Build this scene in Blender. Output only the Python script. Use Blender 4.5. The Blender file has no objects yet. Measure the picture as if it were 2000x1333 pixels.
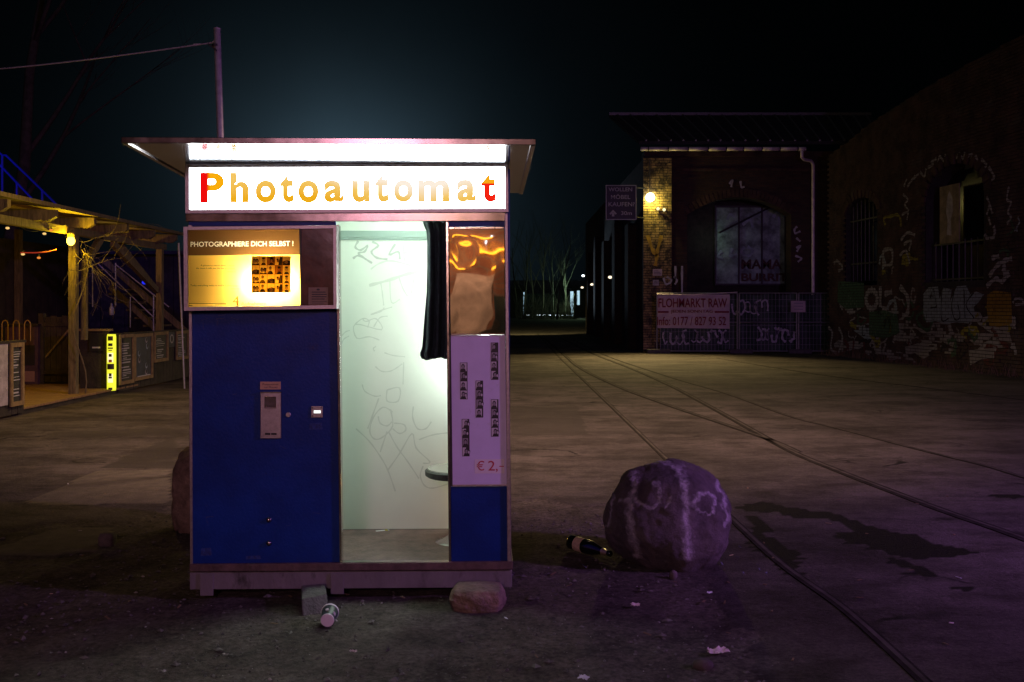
import bpy, bmesh, math, random
import numpy as np
from mathutils import Vector, Matrix, noise

random.seed(7)
R = math.radians
scene = bpy.context.scene
COL = scene.collection

# ------------------------------------------------------------------ camera
H, F, CX, CY = 1.41, 1944.0, 1000.0, 600.0
cam_d = bpy.data.cameras.new('camera')
cam_d.lens = 35.0
cam_d.sensor_width = 36.0
cam_d.shift_y = -(666.5 - CY) / 2000.0
cam_d.clip_end = 2000.0
cam_d.clip_start = 0.05
cam = bpy.data.objects.new('camera', cam_d)
cam.location = (0, 0, H)
cam.rotation_euler = (R(90), 0, 0)
COL.objects.link(cam)
scene.camera = cam

# ------------------------------------------------------------------ sky
world = bpy.data.worlds.new("World")
scene.world = world
world.use_nodes = True
wn, wl = world.node_tree.nodes, world.node_tree.links
wn.clear()
w_out = wn.new('ShaderNodeOutputWorld')
sky = wn.new('ShaderNodeTexSky')
sky.sky_type = 'NISHITA'
sky.sun_disc = False
sky.sun_elevation = R(-7.0)
sky.sun_rotation = R(200)
bg1 = wn.new('ShaderNodeBackground')
bg1.inputs['Strength'].default_value = 0.05
wl.new(sky.outputs[0], bg1.inputs['Color'])
# teal halo of the lit sign, painted into the night sky as a dome
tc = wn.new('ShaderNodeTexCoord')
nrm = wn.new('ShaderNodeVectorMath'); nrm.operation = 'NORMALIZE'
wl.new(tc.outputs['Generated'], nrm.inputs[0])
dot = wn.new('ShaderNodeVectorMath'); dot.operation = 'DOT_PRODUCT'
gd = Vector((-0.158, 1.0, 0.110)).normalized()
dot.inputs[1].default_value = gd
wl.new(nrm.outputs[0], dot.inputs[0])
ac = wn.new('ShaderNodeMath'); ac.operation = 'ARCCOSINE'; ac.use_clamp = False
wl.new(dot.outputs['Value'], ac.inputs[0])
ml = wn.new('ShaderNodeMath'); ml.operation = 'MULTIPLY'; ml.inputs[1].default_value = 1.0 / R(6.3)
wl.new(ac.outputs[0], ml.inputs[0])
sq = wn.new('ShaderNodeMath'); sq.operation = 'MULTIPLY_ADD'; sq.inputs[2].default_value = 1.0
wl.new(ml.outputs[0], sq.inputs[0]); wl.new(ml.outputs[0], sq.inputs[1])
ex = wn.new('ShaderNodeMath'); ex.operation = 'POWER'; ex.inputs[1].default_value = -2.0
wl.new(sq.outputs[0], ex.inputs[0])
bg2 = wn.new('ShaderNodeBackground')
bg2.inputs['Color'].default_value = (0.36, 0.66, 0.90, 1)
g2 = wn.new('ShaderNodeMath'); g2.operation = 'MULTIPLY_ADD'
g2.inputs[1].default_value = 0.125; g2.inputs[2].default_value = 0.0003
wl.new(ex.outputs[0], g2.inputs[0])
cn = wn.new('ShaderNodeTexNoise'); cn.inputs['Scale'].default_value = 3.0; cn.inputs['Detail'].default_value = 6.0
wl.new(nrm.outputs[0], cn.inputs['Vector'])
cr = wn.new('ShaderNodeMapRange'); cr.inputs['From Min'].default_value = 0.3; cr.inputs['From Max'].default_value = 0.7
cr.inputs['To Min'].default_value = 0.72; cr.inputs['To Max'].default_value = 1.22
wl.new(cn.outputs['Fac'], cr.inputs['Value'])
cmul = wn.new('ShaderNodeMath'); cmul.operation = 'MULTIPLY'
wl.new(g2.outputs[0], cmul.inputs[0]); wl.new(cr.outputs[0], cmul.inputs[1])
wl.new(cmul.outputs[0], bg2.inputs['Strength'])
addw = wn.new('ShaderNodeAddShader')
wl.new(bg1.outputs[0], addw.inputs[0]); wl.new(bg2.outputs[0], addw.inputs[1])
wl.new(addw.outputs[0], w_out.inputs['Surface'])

scene.view_settings.view_transform = 'Standard'
scene.view_settings.look = 'None'
scene.view_settings.exposure = 0.0
scene.view_settings.gamma = 1.0
scene.view_settings.use_curve_mapping = False
scene.cycles.use_denoising = True
scene.cycles.max_bounces = 8
scene.cycles.sample_clamp_indirect = 4.0
scene.cycles.caustics_reflective = False
scene.cycles.caustics_refractive = False

# ------------------------------------------------------------------ lights
def lamp(name, kind, loc, power, color, size=0.1, aim=None, spot=None, blend=0.5, size_y=None, spread=None):
    d = bpy.data.lights.new(name, kind)
    d.energy = power
    d.color = color
    o = bpy.data.objects.new(name, d)
    o.location = loc
    if kind in ('POINT', 'SPOT'):
        d.shadow_soft_size = size
    if kind == 'AREA':
        d.size = size
        if size_y:
            d.shape = 'RECTANGLE'; d.size_y = size_y
        if spread: d.spread = R(spread)
    if kind == 'SPOT':
        d.spot_size = R(spot or 90); d.spot_blend = blend
    if kind == 'SUN':
        d.angle = size
    if aim is not None:
        v = Vector(aim) - Vector(loc)
        o.rotation_euler = v.to_track_quat('-Z', 'Y').to_euler()
    COL.objects.link(o)
    return o

lamp('faint_fill_sun', 'SUN', (0, 0, 30), 0.03, (0.80, 0.88, 1.0), size=R(4), aim=(12, 16, 0))  # weak sun added as ambient fill for walls and roofs
# a lamp slung over the yard above the frame, behind the booth
lamp('yard_lamp', 'SPOT', (-0.3, 10.4, 6.0), 2100, (1.0, 0.63, 0.45), 0.4, aim=(-0.5, 12.0, 0), spot=107, blend=0.6)
# club lights behind and beside the photographer
lamp('violet_club_light', 'SPOT', (7.5, 2.6, 3.4), 1850, (0.58, 0.25, 1.0), 0.25, aim=(5.0, 7.6, 0.0), spot=125, blend=0.9)
lamp('pink_club_light', 'SPOT', (-1.2, -4.5, 3.4), 400, (0.95, 0.46, 0.72), 0.4, aim=(-0.4, 4.9, 1.4), spot=78, blend=0.9)
# hall wall lamp: a flood light, shines only forward of the wall
lamp('hall_flood_light', 'AREA', (4.30, 30.35, 4.72), 300, (1.0, 0.74, 0.30), 0.18, aim=(3.2, 25.6, 0.0), spread=95)
lamp('hall_lamp_bulb_light', 'POINT', (4.30, 30.49, 4.64), 36, (1.0, 0.84, 0.16), 0.08)
lamp('hall_spot_light', 'SPOT', (4.62, 30.2, 4.35), 8, (1.0, 0.8, 0.3), 0.04, aim=(4.5, 30.75, 3.4), spot=80)
lamp('window_fill_light', 'POINT', (6.4, 31.9, 3.6), 2.0, (0.75, 1.0, 0.82), 0.1)  # added fill in the recess to brighten the painted window
# alley lamps
lamp('alley_flood_light', 'SPOT', (0.6, 46.0, 5.2), 3200, (1.0, 0.82, 0.34), 0.3, aim=(0.2, 55.0, 0.0), spot=52, blend=0.4)
lamp('alley_cold_light', 'SPOT', (1.6, 60.0, 0.5), 1500, (0.62, 0.80, 1.0), 0.1, aim=(4.1, 36.0, 4.6), spot=19, blend=0.8)
lamp('far_yard_light', 'SPOT', (6.5, 170.0, 8.0), 230000, (0.60, 0.85, 1.0), 0.3, aim=(6.8, 172.0, 0.0), spot=120)
lamp('far_tree_light', 'POINT', (7.5, 118.0, 3.0), 380, (0.60, 0.95, 0.55), 0.3)

# ------------------------------------------------------------------ helpers
def P(px, py, Y):
    return Vector(((px - CX) / F * Y, Y, H - (py - CY) / F * Y))

def G(px, py, z=0.0):
    Y = F * (H - z) / (py - CY)
    return Vector(((px - CX) / F * Y, Y, z))

def tag(o, label=None, cat=None, group=None, kind=None):
    if label: o['label'] = label
    if cat: o['category'] = cat
    if group: o['group'] = group
    if kind: o['kind'] = kind
    return o

def thing(name, loc, label, cat, group=None, rz=0.0):
    o = bpy.data.objects.new(name, None)
    o.empty_display_size = 0.2
    o.location = loc
    o.rotation_euler = (0, 0, rz)
    COL.objects.link(o)
    return tag(o, label, cat, group)

class MB:
    """collects verts / faces / material slots and links them as one mesh object"""
    def __init__(self):
        self.v, self.f, self.m, self.mats, self.cur = [], [], [], [], 0
    def mat(self, m):
        if m not in self.mats: self.mats.append(m)
        self.cur = self.mats.index(m); return self
    def add(self, vs, fs):
        b = len(self.v)
        self.v.extend([tuple(p) for p in vs])
        for f in fs:
            self.f.append(tuple(b + i for i in f)); self.m.append(self.cur)
        return self
    def hexa(self, p):   # p: 4 bottom/front corners then 4 matching
        return self.add(p, [(3, 2, 1, 0), (4, 5, 6, 7), (0, 1, 5, 4), (1, 2, 6, 5), (2, 3, 7, 6), (3, 0, 4, 7)])
    def box(self, x0, x1, y0, y1, z0, z1):
        return self.hexa([(x0, y0, z0), (x1, y0, z0), (x1, y1, z0), (x0, y1, z0), (x0, y0, z1), (x1, y0, z1), (x1, y1, z1), (x0, y1, z1)])
    def obox(self, c, u, v, w):  # centre and three half axes
        c, u, v, w = Vector(c), Vector(u), Vector(v), Vector(w)
        return self.hexa([c - u - v - w, c + u - v - w, c + u + v - w, c - u + v - w, c - u - v + w, c + u - v + w, c + u + v + w, c - u + v + w])
    def bar(self, a, b, w, h, up=(0, 0, 1)):
        a, b, up = Vector(a), Vector(b), Vector(up)
        d = (b - a)
        n = d.normalized()
        s = n.cross(up)
        if s.length < 1e-4: s = n.cross(Vector((0, 1, 0)))
        s.normalize(); t = s.cross(n)
        return self.obox((a + b) / 2, d / 2, s * w / 2, t * h / 2)
    def prism(self, poly, y0, y1):   # poly of (x,z), extruded along y
        n = len(poly)
        vs = [(x, y0, z) for x, z in poly] + [(x, y1, z) for x, z in poly]
        fs = [tuple(range(n)), tuple(range(2 * n - 1, n - 1, -1))]
        fs += [(i, i + n, (i + 1) % n + n, (i + 1) % n) for i in range(n)]
        return self.add(vs, fs)
    def tube(self, pts, radii, n=8, cap=True):
        pts = [Vector(p) for p in pts]
        if not hasattr(radii, '__len__'): radii = [radii] * len(pts)
        vs, fs = [], []
        ref = None
        for i, p in enumerate(pts):
            d = (pts[min(i + 1, len(pts) - 1)] - pts[max(i - 1, 0)])
            if d.length < 1e-9: d = Vector((0, 0, 1))
            d.normalize()
            if ref is None:
                ref = d.orthogonal().normalized()
            else:
                ref = (ref - d * ref.dot(d))
                ref = ref.normalized() if ref.length > 1e-6 else d.orthogonal().normalized()
            s = d.cross(ref)
            for k in range(n):
                a = 2 * math.pi * k / n
                vs.append(p + (ref * math.cos(a) + s * math.sin(a)) * radii[i])
        for i in range(len(pts) - 1):
            for k in range(n):
                fs.append((i * n + k, i * n + (k + 1) % n, (i + 1) * n + (k + 1) % n, (i + 1) * n + k))
        if cap:
            fs.append(tuple(range(n - 1, -1, -1)))
            fs.append(tuple((len(pts) - 1) * n + k for k in range(n)))
        return self.add(vs, fs)
    def lathe(self, prof, c=(0, 0, 0), axis=(0, 0, 1), n=24):
        c, ax = Vector(c), Vector(axis).normalized()
        a = ax.orthogonal().normalized(); b = ax.cross(a)
        vs, fs = [], []
        for r, h in prof:
            for k in range(n):
                t = 2 * math.pi * k / n
                vs.append(c + ax * h + (a * math.cos(t) + b * math.sin(t)) * r)
        m = len(prof)
        for i in range(m - 1):
            for k in range(n):
                fs.append((i * n + k, i * n + (k + 1) % n, (i + 1) * n + (k + 1) % n, (i + 1) * n + k))
        fs.append(tuple(range(n - 1, -1, -1)))
        fs.append(tuple((m - 1) * n + k for k in range(n)))
        return self.add(vs, fs)
    def ball(self, c, r, n=12, sq=(1, 1, 1)):
        c = Vector(c)
        vs, fs = [], []
        m = max(4, n // 2)
        for i in range(m + 1):
            ph = math.pi * i / m
            for k in range(n):
                t = 2 * math.pi * k / n
                vs.append((c.x + r * sq[0] * math.sin(ph) * math.cos(t), c.y + r * sq[1] * math.sin(ph) * math.sin(t), c.z + r * sq[2] * math.cos(ph)))
        for i in range(m):
            for k in range(n):
                fs.append((i * n + k, (i + 1) * n + k, (i + 1) * n + (k + 1) % n, i * n + (k + 1) % n))
        return self.add(vs, fs)
    def ribbon(self, pts, width, nrm, lift=0.0):   # flat strip following a polyline, facing nrm
        nrm = Vector(nrm).normalized()
        pts = smooth([Vector(p) + nrm * lift for p in pts])
        vs, fs = [], []
        for i, p in enumerate(pts):
            d = pts[min(i + 1, len(pts) - 1)] - pts[max(i - 1, 0)]
            if d.length < 1e-9: continue
            s = nrm.cross(d.normalized())
            w = width * (0.5 + 0.14 * math.sin(i * 1.7))
            vs += [p + s * w, p - s * w]
        for i in range(len(vs) // 2 - 1):
            fs.append((2 * i, 2 * i + 1, 2 * i + 3, 2 * i + 2))
        return self.add(vs, fs)
    def build(self, name, m=None, parent=None, bevel=0.0, smooth_=False, kind=None):
        me = bpy.data.meshes.new(name)
        me.from_pydata(self.v, [], self.f)
        mats = self.mats if self.mats else [m]
        for q in mats: me.materials.append(q)
        if len(mats) > 1:
            me.polygons.foreach_set('material_index', self.m)
        if bevel:
            bm = bmesh.new(); bm.from_mesh(me)
            bmesh.ops.remove_doubles(bm, verts=bm.verts, dist=1e-5)
            es = [e for e in bm.edges if len(e.link_faces) == 2 and e.calc_face_angle(0) > 0.6]
            bmesh.ops.bevel(bm, geom=es, offset=bevel, segments=2, affect='EDGES', profile=0.6, clamp_overlap=True)
            bm.to_mesh(me); bm.free()
        if smooth_:
            me.polygons.foreach_set('use_smooth', [True] * len(me.polygons))
        me.update()
        o = bpy.data.objects.new(name, me)
        COL.objects.link(o)
        if parent is not None: o.parent = parent
        if kind: o['kind'] = kind
        return o

def smooth(pts, k=4):
    if len(pts) < 3: 
        a, b = pts[0], pts[-1]
        return [a.lerp(b, i / 4) for i in range(5)]
    out = []
    q = [pts[0]] + list(pts) + [pts[-1]]
    for i in range(1, len(q) - 2):
        for j in range(k):
            t = j / k
            a, b, c, d = q[i - 1], q[i], q[i + 1], q[i + 2]
            out.append(0.5 * ((2 * b) + (c - a) * t + (2 * a - 5 * b + 4 * c - d) * t * t + (3 * b - a - 3 * c + d) * t ** 3))
    out.append(pts[-1])
    return out

def share(o, parent=None, name=None):
    c = o.copy(); COL.objects.link(c)
    if parent is not None: c.parent = parent
    return c

def copy_tree(o, parent=None):
    c = o.copy(); COL.objects.link(c); c.parent = parent
    for ch in list(o.children): copy_tree(ch, c)
    return c

_tcache = {}
def text_geo(s, bold=0.0):
    key = (s, bold)
    if key in _tcache: return _tcache[key]
    cu = bpy.data.curves.new('lettering', 'FONT')
    cu.body = s
    cu.size = 1.0
    cu.offset = bold
    cu.resolution_u = 3 if len(s) > 1 else 10
    o = bpy.data.objects.new('lettering', cu)
    COL.objects.link(o)
    bpy.context.view_layer.update()
    dg = bpy.context.evaluated_depsgraph_get()
    me = bpy.data.meshes.new_from_object(o.evaluated_get(dg))
    vs = [(v.co.x, v.co.y) for v in me.vertices]
    fs = [tuple(p.vertices) for p in me.polygons]
    bpy.data.objects.remove(o); bpy.data.curves.remove(cu); bpy.data.meshes.remove(me)
    x0 = min(v[0] for v in vs); x1 = max(v[0] for v in vs)
    y0 = min(v[1] for v in vs); y1 = max(v[1] for v in vs)
    vs = [((x - x0) / max(x1 - x0, 1e-6), (y - y0) / max(y1 - y0, 1e-6)) for x, y in vs]
    _tcache[key] = (vs, fs)
    return vs, fs

def put_text(mb, s, o, u, v, bold=0.0):
    """flat letters filling the box o, o+u, o+v"""
    vs, fs = text_geo(s, bold)
    o, u, v = Vector(o), Vector(u), Vector(v)
    return mb.add([o + u * a + v * b for a, b in vs], fs)

# ------------------------------------------------------------------ materials
def mat(name, base, rough=0.6, metal=0.0, var=0.0, vscale=4.0, col2=None, bump=0.0, bscale=40.0, emit=None, estr=0.0,
        spec=0.5, rvar=0.0, stain=None, stain_scale=3.0, stain_lo=0.55, stain_hi=0.7, stretch=None, coat=0.0):
    m = bpy.data.materials.new(name)
    m.use_nodes = True
    n, l = m.node_tree.nodes, m.node_tree.links
    b = n['Principled BSDF']
    b.inputs['Base Color'].default_value = (*base, 1)
    b.inputs['Roughness'].default_value = rough
    b.inputs['Metallic'].default_value = metal
    b.inputs['Specular IOR Level'].default_value = spec
    b.inputs['Coat Weight'].default_value = coat
    b.inputs['Coat Roughness'].default_value = 0.15
    if emit:
        b.inputs['Emission Color'].default_value = (*emit, 1)
        b.inputs['Emission Strength'].default_value = estr
    geo = n.new('ShaderNodeNewGeometry')
    pos = geo.outputs['Position']
    if stretch:
        vm = n.new('ShaderNodeVectorMath'); vm.operation = 'MULTIPLY'
        vm.inputs[1].default_value = stretch
        l.new(pos, vm.inputs[0]); pos = vm.outputs[0]
    colsock = None
    if var or col2:
        nz = n.new('ShaderNodeTexNoise'); nz.inputs['Scale'].default_value = vscale
        nz.inputs['Detail'].default_value = 6.0; nz.inputs['Roughness'].default_value = 0.65
        l.new(pos, nz.inputs['Vector'])
        rp = n.new('ShaderNodeValToRGB')
        c2 = col2 or tuple(max(0, c * (1 - var)) for c in base)
        c1 = base if col2 else tuple(min(1, c * (1 + var)) for c in base)
        rp.color_ramp.elements[0].position = 0.35; rp.color_ramp.elements[1].position = 0.65
        rp.color_ramp.elements[0].color = (*c2, 1); rp.color_ramp.elements[1].color = (*c1, 1)
        l.new(nz.outputs['Fac'], rp.inputs['Fac'])
        colsock = rp.outputs['Color']
        if rvar:
            mr = n.new('ShaderNodeMapRange')
            mr.inputs['To Min'].default_value = max(0, rough - rvar); mr.inputs['To Max'].default_value = min(1, rough + rvar)
            l.new(nz.outputs['Fac'], mr.inputs['Value']); l.new(mr.outputs[0], b.inputs['Roughness'])
    if stain:
        nz2 = n.new('ShaderNodeTexNoise'); nz2.inputs['Scale'].default_value = stain_scale
        nz2.inputs['Detail'].default_value = 8.0; nz2.inputs['Roughness'].default_value = 0.7
        l.new(pos, nz2.inputs['Vector'])
        mr2 = n.new('ShaderNodeMapRange')
        mr2.inputs['From Min'].default_value = stain_lo; mr2.inputs['From Max'].default_value = stain_hi
        l.new(nz2.outputs['Fac'], mr2.inputs['Value'])
        mx = n.new('ShaderNodeMix'); mx.data_type = 'RGBA'
        l.new(mr2.outputs[0], mx.inputs['Factor'])
        if colsock: l.new(colsock, mx.inputs['A'])
        else: mx.inputs['A'].default_value = (*base, 1)
        mx.inputs['B'].default_value = (*stain, 1)
        colsock = mx.outputs['Result']
    if colsock: l.new(colsock, b.inputs['Base Color'])
    if bump:
        nb = n.new('ShaderNodeTexNoise'); nb.inputs['Scale'].default_value = bscale
        nb.inputs['Detail'].default_value = 5.0
        l.new(pos, nb.inputs['Vector'])
        bp = n.new('ShaderNodeBump'); bp.inputs['Strength'].default_value = bump; bp.inputs['Distance'].default_value = 0.02
        l.new(nb.outputs['Fac'], bp.inputs['Height']); l.new(bp.outputs[0], b.inputs['Normal'])
    return m

def emis(name, color, strength):
    m = bpy.data.materials.new(name); m.use_nodes = True
    n, l = m.node_tree.nodes, m.node_tree.links
    n.clear()
    o = n.new('ShaderNodeOutputMaterial'); e = n.new('ShaderNodeEmission')
    e.inputs['Color'].default_value = (*color, 1); e.inputs['Strength'].default_value = strength
    l.new(e.outputs[0], o.inputs['Surface'])
    return m

def translucent(name, color, trans=0.85, diff=0.25):
    """backlit printed film: light from a lamp behind comes through, tinted"""
    m = bpy.data.materials.new(name); m.use_nodes = True
    n, l = m.node_tree.nodes, m.node_tree.links
    n.clear()
    o = n.new('ShaderNodeOutputMaterial')
    t = n.new('ShaderNodeBsdfTranslucent'); t.inputs['Color'].default_value = (*[c * trans for c in color], 1)
    d = n.new('ShaderNodeBsdfDiffuse'); d.inputs['Color'].default_value = (*[c * diff for c in color], 1)
    a = n.new('ShaderNodeAddShader')
    l.new(t.outputs[0], a.inputs[0]); l.new(d.outputs[0], a.inputs[1]); l.new(a.outputs[0], o.inputs['Surface'])
    return m

def brickmat(name, c1, c2, mortar, sc=1.0):
    m = bpy.data.materials.new(name); m.use_nodes = True
    n, l = m.node_tree.nodes, m.node_tree.links
    b = n['Principled BSDF']; b.inputs['Roughness'].default_value = 0.9
    geo = n.new('ShaderNodeNewGeometry')
    sep = n.new('ShaderNodeSeparateXYZ'); l.new(geo.outputs['Position'], sep.inputs[0])
    ad = n.new('ShaderNodeMath'); ad.operation = 'ADD'
    l.new(sep.outputs['X'], ad.inputs[0]); l.new(sep.outputs['Y'], ad.inputs[1])
    cb = n.new('ShaderNodeCombineXYZ'); l.new(ad.outputs[0], cb.inputs['X']); l.new(sep.outputs['Z'], cb.inputs['Y'])
    br = n.new('ShaderNodeTexBrick')
    br.inputs['Color1'].default_value = (*c1, 1); br.inputs['Color2'].default_value = (*c2, 1); br.inputs['Mortar'].default_value = (*mortar, 1)
    br.inputs['Scale'].default_value = 1.0 / sc
    br.inputs['Brick Width'].default_value = 0.25; br.inputs['Row Height'].default_value = 0.078
    br.inputs['Mortar Size'].default_value = 0.008
    l.new(cb.outputs[0], br.inputs['Vector'])
    nz = n.new('ShaderNodeTexNoise'); nz.inputs['Scale'].default_value = 1.3; nz.inputs['Detail'].default_value = 8
    l.new(geo.outputs['Position'], nz.inputs['Vector'])
    mr = n.new('ShaderNodeMapRange'); mr.inputs['To Min'].default_value = 0.35; mr.inputs['To Max'].default_value = 1.5
    l.new(nz.outputs['Fac'], mr.inputs['Value'])
    vm = n.new('ShaderNodeVectorMath'); vm.operation = 'SCALE'
    l.new(br.outputs['Color'], vm.inputs[0]); l.new(mr.outputs[0], vm.inputs['Scale'])
    l.new(vm.outputs[0], b.inputs['Base Color'])
    bp = n.new('ShaderNodeBump'); bp.inputs['Strength'].default_value = 0.7; bp.inputs['Distance'].default_value = 0.012; bp.invert = True
    l.new(br.outputs['Fac'], bp.inputs['Height']); l.new(bp.outputs[0], b.inputs['Normal'])
    return m

MT = {}
MT['blue'] = mat('blue_paint', (0.003, 0.030, 0.21), 0.42, var=0.22, vscale=3, bump=0.06, bscale=90, spec=0.22, stain=(0.03, 0.03, 0.10), stain_scale=9, stain_lo=0.66, stain_hi=0.8)
MT['residue'] = mat('sticker_residue', (0.012, 0.036, 0.20), 0.65, var=0.5, vscale=60)
MT['chrome'] = mat('steel_trim', (0.46, 0.42, 0.41), 0.20, 1.0, var=0.12, vscale=25, rvar=0.1, bump=0.05, bscale=18)
MT['steel'] = mat('brushed_steel', (0.36, 0.32, 0.33), 0.42, 1.0, var=0.15, vscale=60, rvar=0.1, bump=0.08, bscale=300)
MT['canopy'] = mat('canopy_sheet', (0.52, 0.52, 0.54), 0.13, 1.0, var=0.12, vscale=70, rvar=0.09, bump=0.02, bscale=6)
MT['head'] = mat('dull_head_strip', (0.22, 0.19, 0.17), 0.22, 1.0, var=0.35, vscale=9, rvar=0.1)
MT['mirror'] = mat('mirror_sheet', (0.66, 0.62, 0.60), 0.025, 1.0, var=0.2, vscale=6, rvar=0.02, bump=0.012, bscale=2.0)
MT['lavender'] = mat('display_panel_white', (0.70, 0.63, 0.88), 0.45, var=0.05, vscale=8, stain=(0.45, 0.40, 0.46), stain_scale=14, stain_lo=0.62, stain_hi=0.85)
MT['plinth'] = mat('weathered_plinth_paint', (0.17, 0.15, 0.16), 0.7, var=0.15, vscale=8, bump=0.15, bscale=60, stain=(0.05, 0.045, 0.04), stain_scale=11, stain_lo=0.55, stain_hi=0.72, stretch=(1, 1, 0.5))
MT['plinth_dark'] = mat('plinth_rail_rust', (0.10, 0.06, 0.055), 0.6, var=0.4, vscale=14, bump=0.2, bscale=60)
MT['inwall'] = mat('booth_inner_wall', (0.70, 0.76, 0.67), 0.5, var=0.03, vscale=2.5, stain=(0.30, 0.33, 0.27), stain_scale=26, stain_lo=0.70, stain_hi=0.76)
MT['infloor'] = mat('booth_inner_floor', (0.76, 0.83, 0.64), 0.6, var=0.25, vscale=9, bump=0.1, bscale=50, stain=(0.06, 0.06, 0.05), stain_scale=22, stain_lo=0.62, stain_hi=0.72, stretch=(0.6, 2, 1))
MT['inmold'] = mat('booth_moulding', (0.22, 0.30, 0.26), 0.45)
MT['marker'] = mat('faded_marker_ink', (0.56, 0.62, 0.54), 0.6)
MT['marker_dark'] = mat('marker_ink', (0.43, 0.48, 0.42), 0.6)
MT['black'] = mat('black_matte', (0.008, 0.008, 0.009), 0.6)
MT['dark'] = mat('dark_recess', (0.012, 0.012, 0.02), 0.35)
MT['curtain'] = mat('curtain_cloth', (0.018, 0.038, 0.046), 0.8, var=0.3, vscale=30, bump=0.2, bscale=400)
MT['sign'] = emis('lit_sign_sheet', (0.90, 0.96, 1.0), 20.0)
MT['tube'] = emis('fluorescent_tube', (0.88, 1.0, 0.93), 108.0)
MT['tube_y'] = emis('poster_tube', (1.0, 0.88, 0.60), 600.0)
MT['display'] = emis('lit_return_slot', (0.95, 1.0, 1.0), 1.4)
MT['poster'] = translucent('yellow_backlit_film', (1.0, 0.56, 0.085), 0.9, 0.14)
MT['poster_mid'] = translucent('ochre_printed_tone', (0.26, 0.13, 0.012), 0.85, 0.2)
MT['poster_lite'] = translucent('yellow_printed_tone', (1.0, 0.66, 0.13), 1.0, 0.2)
MT['poster_dark'] = translucent('brown_printed_film', (0.17, 0.075, 0.02), 0.8, 0.35)
MT['poster_text'] = translucent('clear_print_film', (1.0, 0.86, 0.62), 1.0, 0.3)
MT['poster_ink'] = translucent('black_printed_ink', (0.022, 0.015, 0.006), 0.8, 0.5)
MT['poster_grey'] = translucent('grey_printed_ink', (0.10, 0.065, 0.015), 0.6, 0.2)
MT['poster_orange'] = translucent('orange_printed_ink', (0.55, 0.16, 0.004), 0.6, 0.2)
MT['poster_glass'] = mat('dark_window_sheet', (0.10, 0.035, 0.018), 0.18, var=0.6, vscale=5, bump=0.1, bscale=6)
MT['label_brown'] = mat('small_brown_label', (0.26, 0.17, 0.10), 0.5, var=0.1, vscale=30)
MT['coin_label'] = mat('coin_label', (0.60, 0.36, 0.22), 0.5, var=0.08, vscale=60)
MT['print_black'] = mat('printed_black', (0.02, 0.018, 0.02), 0.5)
MT['print_grey'] = mat('printed_grey', (0.30, 0.27, 0.30), 0.5)
MT['print_pale'] = mat('printed_pale', (0.62, 0.58, 0.62), 0.5)
MT['price_bg'] = mat('price_label', (0.80, 0.72, 0.78), 0.45)
MT['price_red'] = mat('price_print', (0.50, 0.012, 0.05), 0.45)
MT['rock'] = mat('boulder_stone', (0.085, 0.065, 0.06), 0.85, var=0.4, vscale=7, bump=0.6, bscale=22)
MT['rock_tan'] = mat('sandstone', (0.20, 0.135, 0.10), 0.85, var=0.4, vscale=14, bump=0.6, bscale=40)
MT['concrete'] = mat('concrete', (0.085, 0.08, 0.07), 0.85, var=0.3, vscale=14, bump=0.4, bscale=60)
MT['pole'] = mat('galvanised_pole', (0.46, 0.42, 0.42), 0.45, 0.15, var=0.2, vscale=15, bump=0.1, bscale=50)
MT['wood'] = mat('weathered_timber', (0.125, 0.092, 0.044), 0.75, var=0.45, vscale=9, bump=0.3, bscale=25, stretch=(3, 3, 0.5))
MT['wood_dark'] = mat('dark_timber', (0.024, 0.018, 0.013), 0.8, var=0.5, vscale=6, bump=0.3, bscale=25)
MT['wood_deck'] = mat('deck_timber', (0.20, 0.12, 0.05), 0.7, var=0.35, vscale=7, bump=0.25, bscale=30, stretch=(0.5, 4, 1))
MT['wood_frame'] = mat('poster_frame_timber', (0.22, 0.15, 0.06), 0.7, var=0.3, vscale=12)
MT['iron'] = mat('dark_iron', (0.05, 0.047, 0.045), 0.55, 0.5, var=0.3, vscale=20)
MT['galv'] = mat('fence_steel', (0.30, 0.30, 0.29), 0.5, 0.7, var=0.2, vscale=20)
MT['zinc'] = mat('zinc_gutter', (0.80, 0.70, 0.68), 0.5, 0.2, var=0.2, vscale=6)
MT['tar'] = mat('roof_felt', (0.030, 0.030, 0.032), 0.85, var=0.3, vscale=3, bump=0.3, bscale=12)
MT['brick'] = mat('brick_face', (0.29, 0.20, 0.085), 0.9, var=0.6, vscale=4.5, bump=0.4, bscale=60, stain=(0.035, 0.028, 0.02), stain_scale=5, stain_lo=0.46, stain_hi=0.60)
MT['brick_old'] = mat('sooty_brick_face', (0.055, 0.030, 0.022), 0.92, var=0.6, vscale=2.3, bump=0.4, bscale=60, stain=(0.085, 0.075, 0.065), stain_scale=1.7, stain_lo=0.56, stain_hi=0.72)
MT['mortar'] = mat('mortar', (0.030, 0.027, 0.023), 0.95, var=0.3, vscale=6)
MT['brickwall'] = brickmat('hall_brickwork', (0.07, 0.036, 0.022), (0.04, 0.024, 0.018), (0.04, 0.035, 0.03))
MT['brickwall_back'] = brickmat('facing_brickwork', (0.34, 0.15, 0.08), (0.24, 0.10, 0.06), (0.22, 0.17, 0.13), 1.6)
MT['paint_pale'] = mat('spray_paint_pale', (0.42, 0.42, 0.42), 0.7, var=0.3, vscale=5)
MT['paint_blue'] = mat('spray_paint_ice_blue', (0.30, 0.38, 0.42), 0.7, var=0.35, vscale=3)
MT['paint_ochre'] = mat('spray_paint_ochre', (0.36, 0.22, 0.015), 0.7, var=0.4, vscale=4)
MT['paint_green'] = mat('spray_paint_green', (0.05, 0.13, 0.06), 0.7, var=0.5, vscale=3)
MT['paint_yellow'] = mat('spray_paint_yellow', (0.40, 0.36, 0.03), 0.7, var=0.4, vscale=5)
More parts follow.
